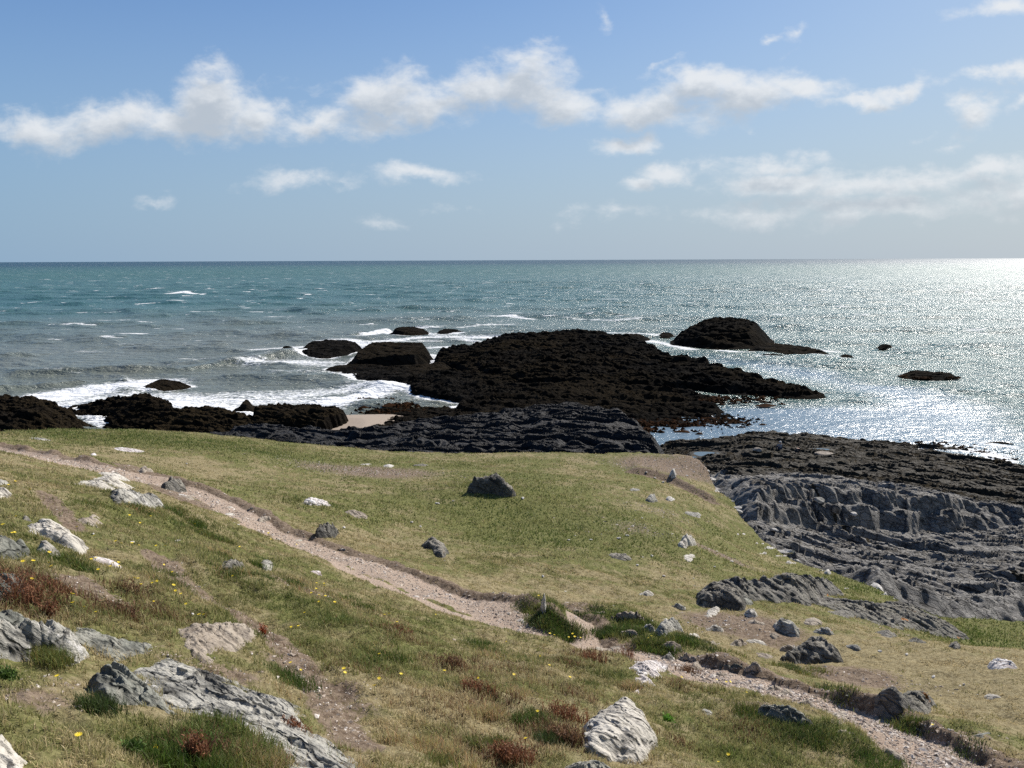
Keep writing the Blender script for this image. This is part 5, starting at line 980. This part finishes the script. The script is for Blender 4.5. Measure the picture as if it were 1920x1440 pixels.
# ------------------------------------------------------------------ people on the shelf
def pmat(name, c):
    m, t, b = newmat(name); g_ = t.new('ShaderNodeTexCoord'); t.put(b.inputs['Base Color'], t.mix(t.noise(g_.outputs['Object'], 9, 3, .6), tuple(q * .8 for q in c), tuple(q * 1.15 for q in c))); b.inputs['Roughness'].default_value = .85; return m
def skin_obj(name, verts, edges, rad, mat, parent=None):
    me = bpy.data.meshes.new(name); me.from_pydata(verts, edges, []); o = bpy.data.objects.new(name, me); COL.objects.link(o)
    md = o.modifiers.new('skin', 'SKIN'); 
    for i, r_ in enumerate(rad): me.skin_vertices[0].data[i].radius = (r_, r_) if not isinstance(r_, tuple) else r_
    me.skin_vertices[0].data[0].use_root = True
    s = o.modifiers.new('sub', 'SUBSURF'); s.levels = 2; s.render_levels = 2; me.materials.append(mat); o.parent = parent; return o
def person(lab, px, py, z, rz, skin, top, legs, hat=None, crouch=False):
    if True:
        # pelvis at 0.18 above the rock; figure faces +Y (out to sea), knees up
        if not crouch:
            V = [(0,0,.16),(0,.0,.34),(0,.02,.52),(0,.05,.62),(0,.07,.70),(0,.08,.80),  (.17,.04,.56),(.24,.16,.38),(.16,.34,.36),(.10,.40,.38),  (-.17,.04,.56),(-.24,.16,.38),(-.16,.34,.36),(-.10,.40,.38), (.10,.06,.14),(.14,.40,.44),(.12,.62,.10),(.12,.74,.05),(-.10,.06,.14),(-.14,.40,.44),(-.12,.62,.10),(-.12,.74,.05)]
        else:
            V = [(0,0,.34),(0,.12,.46),(0,.28,.54),(0,.40,.54),(0,.46,.56),(0,.55,.54),  (.17,.32,.50),(.22,.40,.30),(.16,.50,.12),(.12,.54,.06),  (-.17,.32,.50),(-.22,.40,.30),(-.16,.50,.12),(-.12,.54,.06), (.10,.03,.30),(.16,.36,.36),(.14,.06,.06),(.14,.20,.04),(-.10,.03,.30),(-.16,.36,.36),(-.14,.06,.06),(-.14,.20,.04)]
        E = [(0,1),(1,2),(2,3),(3,4),(4,5),(2,6),(6,7),(7,8),(8,9),(2,10),(10,11),(11,12),(12,13),(0,14),(14,15),(15,16),(16,17),(0,18),(18,19),(19,20),(20,21)]
        Rr = [.13,.13,.14,.07,.055,.10,.07,.055,.04,.03,.07,.055,.04,.03,.09,.075,.05,.045,.09,.075,.05,.045]
    p = PC(px, py); body = skin_obj('person', V, E, Rr, skin); body.location = p; body.rotation_euler = (0, 0, rz); tagit(body, lab, 'person')
    k = 1.12
    def sub(name, idx, mat, gr):
        mp = {i: j for j, i in enumerate(idx)}; vv = [V[i] for i in idx]; ee = [(mp[a], mp[b_]) for a, b_ in E if a in mp and b_ in mp]
        return skin_obj(name, vv, ee, [Rr[i] * gr for i in idx], mat, body)
    sub('jacket', [0,1,2,6,7,8,10,11,12], top, 1.18); sub('trousers', [0,14,15,16,18,19,20], legs, 1.2)
    import bmesh
    hd = V[5]
    bm = bmesh.new(); bmesh.ops.create_uvsphere(bm, u_segments=16, v_segments=10, radius=.13)
    for v in bm.verts: v.co = Vector((v.co.x, v.co.y - .015, v.co.z * .95 + .03 if v.co.z > 0 else v.co.z * (.5 if hat is not None else .85) + .03)) 
    if hat is not None and not crouch:
        r_ = bmesh.ops.create_cone(bm, cap_ends=True, segments=20, radius1=.17, radius2=.13, depth=.025); bmesh.ops.translate(bm, vec=(0, 0, .045), verts=r_['verts'])
    nm = 'sun_hat' if hat is not None else 'hair'; me = bpy.data.meshes.new(nm); bm.to_mesh(me); bm.free(); me.materials.append(hat or HAIR); o = bpy.data.objects.new(nm, me); COL.objects.link(o); o.parent = body; o.location = hd
SKIN = pmat('skin', (.45, .28, .2)); HAIR = pmat('dark_hair', (.02, .015, .012))
person('person in a grey top and pale hat sitting on the weedy shelf facing the sea', 1463, 843, 3.75, .2, SKIN, pmat('grey_cloth', (.27, .27, .28)), pmat('dark_blue_cloth', (.03, .045, .08)), hat=pmat('pale_cloth', (.6, .58, .55)))
person('person in black clothes crouching over the rocks right of the seated person', 1493, 852, 3.7, -.9, SKIN, pmat('black_cloth', (.012, .012, .014)), pmat('black_trousers', (.01, .01, .012)), crouch=True)
# ------------------------------------------------------------------ sky, clouds, sun
w = bpy.data.worlds.new('World'); SC.world = w; w.use_nodes = True; t = NT(w.node_tree); bg = w.node_tree.nodes['Background']
sky = t.new('ShaderNodeTexSky', sky_type='NISHITA'); sky.sun_disc = False; sky.sun_elevation = R(SUN_EL); sky.sun_rotation = R(SUN_AZ)
sky.air_density = 1.0; sky.dust_density = .5; sky.ozone_density = 2.5; sky.altitude = 20
tc = t.new('ShaderNodeTexCoord'); D = tc.outputs['Generated']; sp = t.new('ShaderNodeSeparateXYZ'); t.put(sp.inputs[0], D)
dx, dy, dz = sp.outputs
yy = t.math('MAXIMUM', dy, .05)
cb = t.new('ShaderNodeCombineXYZ'); t.put(cb.inputs[0], t.math('DIVIDE', dx, yy)); t.put(cb.inputs[1], t.math('DIVIDE', dz, yy)); UV = cb.outputs[0]
def uv(px, py):
    d = pdir(float(px), float(py)); return d[0] / d[1], d[2] / d[1]
CL = [ # px,py,rx,ry,rot(deg, + rises right),strength
 (60,238,120,42,0,.8),(190,228,150,48,3,1.),(320,232,110,42,0,.95),(395,200,80,72,0,1.15),(480,215,100,46,-8,1.),(590,228,120,32,0,.8),(700,225,110,40,4,.85),(720,180,85,62,8,1.1),(830,190,110,48,3,1.1),(900,165,80,62,10,1.15),(985,155,85,66,-6,1.25),(1040,190,90,45,-8,1.0),
 (1225,195,95,42,12,1.05),(1310,165,100,38,10,1.1),(1400,190,110,50,10,1.1),(1500,160,90,36,-8,1.05),(1610,190,75,17,10,.9),(1690,165,75,20,14,.95),(1160,270,75,24,6,1.),(1215,258,30,18,10,.7),
 (1255,318,62,28,8,1.1),(1195,352,50,18,14,.8),(1330,318,45,14,0,.6),(1460,320,120,26,0,.8),(1480,352,150,28,2,1.1),(1600,355,120,26,4,.95),(1720,345,130,34,4,.9),(1860,320,110,28,10,.9),(1900,360,170,40,4,.85),(1640,395,280,30,0,.8),(1450,400,180,24,0,.65),
 (1830,210,55,36,18,.85),(1840,145,90,16,8,.7),(1900,135,60,18,6,.7),(1790,262,35,9,10,.4),(1740,235,35,14,15,.4),(1870,22,80,22,4,.75),(1435,62,26,14,20,.65),(1490,58,22,12,20,.4),(1475,90,24,10,30,.35),(1915,185,24,14,40,.7),
 (560,342,120,22,2,.62),(640,346,60,16,0,.5),(785,330,100,20,-4,.82),(730,335,50,22,0,.5),(290,372,55,14,0,.5),(720,410,60,14,0,.38),(840,402,50,10,0,.3),(1060,404,60,16,0,.42),(1245,120,40,9,15,.4),(1130,40,12,26,0,.35),(1170,400,60,16,0,.42),(550,150,70,14,0,.28),(1120,165,50,18,10,.5)]
cg = bpy.data.node_groups.new('cloud_density', 'ShaderNodeTree')
cg.interface.new_socket('Vector', in_out='INPUT', socket_type='NodeSocketVector'); cg.interface.new_socket('Density', in_out='OUTPUT', socket_type='NodeSocketFloat')
gt = NT(cg); gi = gt.new('NodeGroupInput'); go = gt.new('NodeGroupOutput')
V0 = gi.outputs[0]
nw = gt.new('ShaderNodeTexNoise'); gt.put(nw.inputs['Vector'], gt.mapping(V0, scale=(1, 1.5, 1))); nw.inputs['Scale'].default_value = 9; nw.inputs['Detail'].default_value = 5; nw.inputs['Roughness'].default_value = .6
Vw = gt.vmath('ADD', V0, gt.vmath('SCALE', gt.vmath('SUBTRACT', nw.outputs['Color'], (.5, .5, .5)), scale=.075))
acc = None
for (a, b_, rx, ry, ro, s) in CL:
    u, v_ = uv(a, b_); mpn = gt.mapping(Vw if acc is None else gt.vmath('ADD', Vw, gt.vmath('SCALE', (1e-7, 1e-7, 0), scale=acc)), loc=(u, v_, .05 * 0), rot=(0, 0, R(ro)), scale=(rx * 1.3 / F, ry * 1.22 / F, 1e3), typ='TEXTURE')
    q = gt.math('MULTIPLY', gt.math('SUBTRACT', 1., gt.vmath('LENGTH', mpn)), s)
    acc = q if acc is None else gt.math('SMOOTH_MAX', acc, q, .12)
nz = gt.noise(gt.mapping(V0, rot=(0, 0, R(-12)), scale=(1, 1.7, 1)), 17, 9, .62, .25)
nz2 = gt.noise(gt.mapping(V0, scale=(1, 1.4, 1)), 60, 6, .6, .3)
dens = gt.math('ADD', acc, gt.math('ADD', gt.math('MULTIPLY', gt.math('SUBTRACT', nz, .5), 1.45), gt.math('MULTIPLY', gt.math('SUBTRACT', nz2, .5), .35)))
gt.l.new(dens, go.inputs[0])
def cloud(vec):
    n = t.new('ShaderNodeGroup'); n.node_tree = cg; t.put(n.inputs[0], vec); return n.outputs[0]
d0 = cloud(UV); d1 = cloud(t.vmath('ADD', t.vmath('ADD', UV, (.010, .022, 0)), t.vmath('SCALE', (1e-7, 0, 0), scale=d0)))
front = t.mapr(dy, .1, .3)
alpha = t.math('MULTIPLY', t.mapr(d0, .06, .88), front)
elev = sp.outputs[2]
hz = t.mapr(elev, .0, .16, 1., 0., 'SMOOTHSTEP')
alpha = t.math('MULTIPLY', alpha, t.math('SUBTRACT', .88, t.math('MULTIPLY', hz, .25)))
shade = t.mapr(t.math('ADD', t.math('MULTIPLY', d1, .85), t.math('MULTIPLY', d0, .15)), .15, .95)
CW, CG_ = (8.3, 8.5, 8.7), (5.0, 5.5, 6.1)
ccol = t.mix(shade, CW, CG_)
# pale sea haze low on the horizon
side = t.mapr(t.math('DIVIDE', dx, yy), -.7, .8, 0., 1., 'LINEAR')
sk = t.mix(1., sky.outputs[0], t.mix(side, (.72, .93, 1.18), (.78, .83, .85)), 'MULTIPLY')
hcol = t.mix(side, (2.7, 4.1, 5.75), (5.0, 5.65, 6.25))
hzf = t.math('MULTIPLY', t.mapr(elev, -.04, .38, 1., 0., 'SMOOTHSTEP'), .96)
sk = t.mix(hzf, sk, hcol)
fin = t.mix(alpha, sk, ccol)
t.put(bg.inputs[0], fin); bg.inputs[1].default_value = .0715
bg2 = t.new('ShaderNodeBackground'); t.put(bg2.inputs[0], sk); bg2.inputs[1].default_value = .0715
cone = t.math('MULTIPLY', t.math('GREATER_THAN', dy, .12), t.math('MULTIPLY', t.math('GREATER_THAN', dz, -.03), t.math('LESS_THAN', t.math('DIVIDE', dz, yy), .62)))
ms = t.new('ShaderNodeMixShader'); t.put(ms.inputs[0], cone); t.l.new(bg2.outputs[0], ms.inputs[1]); t.l.new(bg.outputs[0], ms.inputs[2]); t.l.new(ms.outputs[0], w.node_tree.nodes['World Output'].inputs[0])
w.cycles.sampling_method = 'MANUAL'; w.cycles.sample_map_resolution = 256
sd = bpy.data.lights.new('sun', 'SUN'); so = bpy.data.objects.new('sun', sd); COL.objects.link(so); sd.energy = 4.6; sd.angle = R(.53); sd.color = (1., .94, .86)
sv = Vector((math.sin(R(SUN_AZ)) * math.cos(R(SUN_EL)), math.cos(R(SUN_AZ)) * math.cos(R(SUN_EL)), math.sin(R(SUN_EL)))); so.rotation_euler = sv.to_track_quat('Z', 'Y').to_euler(); so.location = (20, 0, 60)
SC.view_settings.view_transform = 'Standard'; SC.view_settings.look = 'None'; SC.view_settings.gamma = 1; SC.view_settings.exposure = .5
SC.render.engine = 'CYCLES'; SC.cycles.use_denoising = False; SC.cycles.max_bounces = 5; SC.cycles.diffuse_bounces = 2; SC.cycles.glossy_bounces = 2; SC.cycles.transmission_bounces = 2; SC.cycles.transparent_max_bounces = 4; SC.cycles.sample_clamp_direct = 14; SC.cycles.sample_clamp_indirect = 4
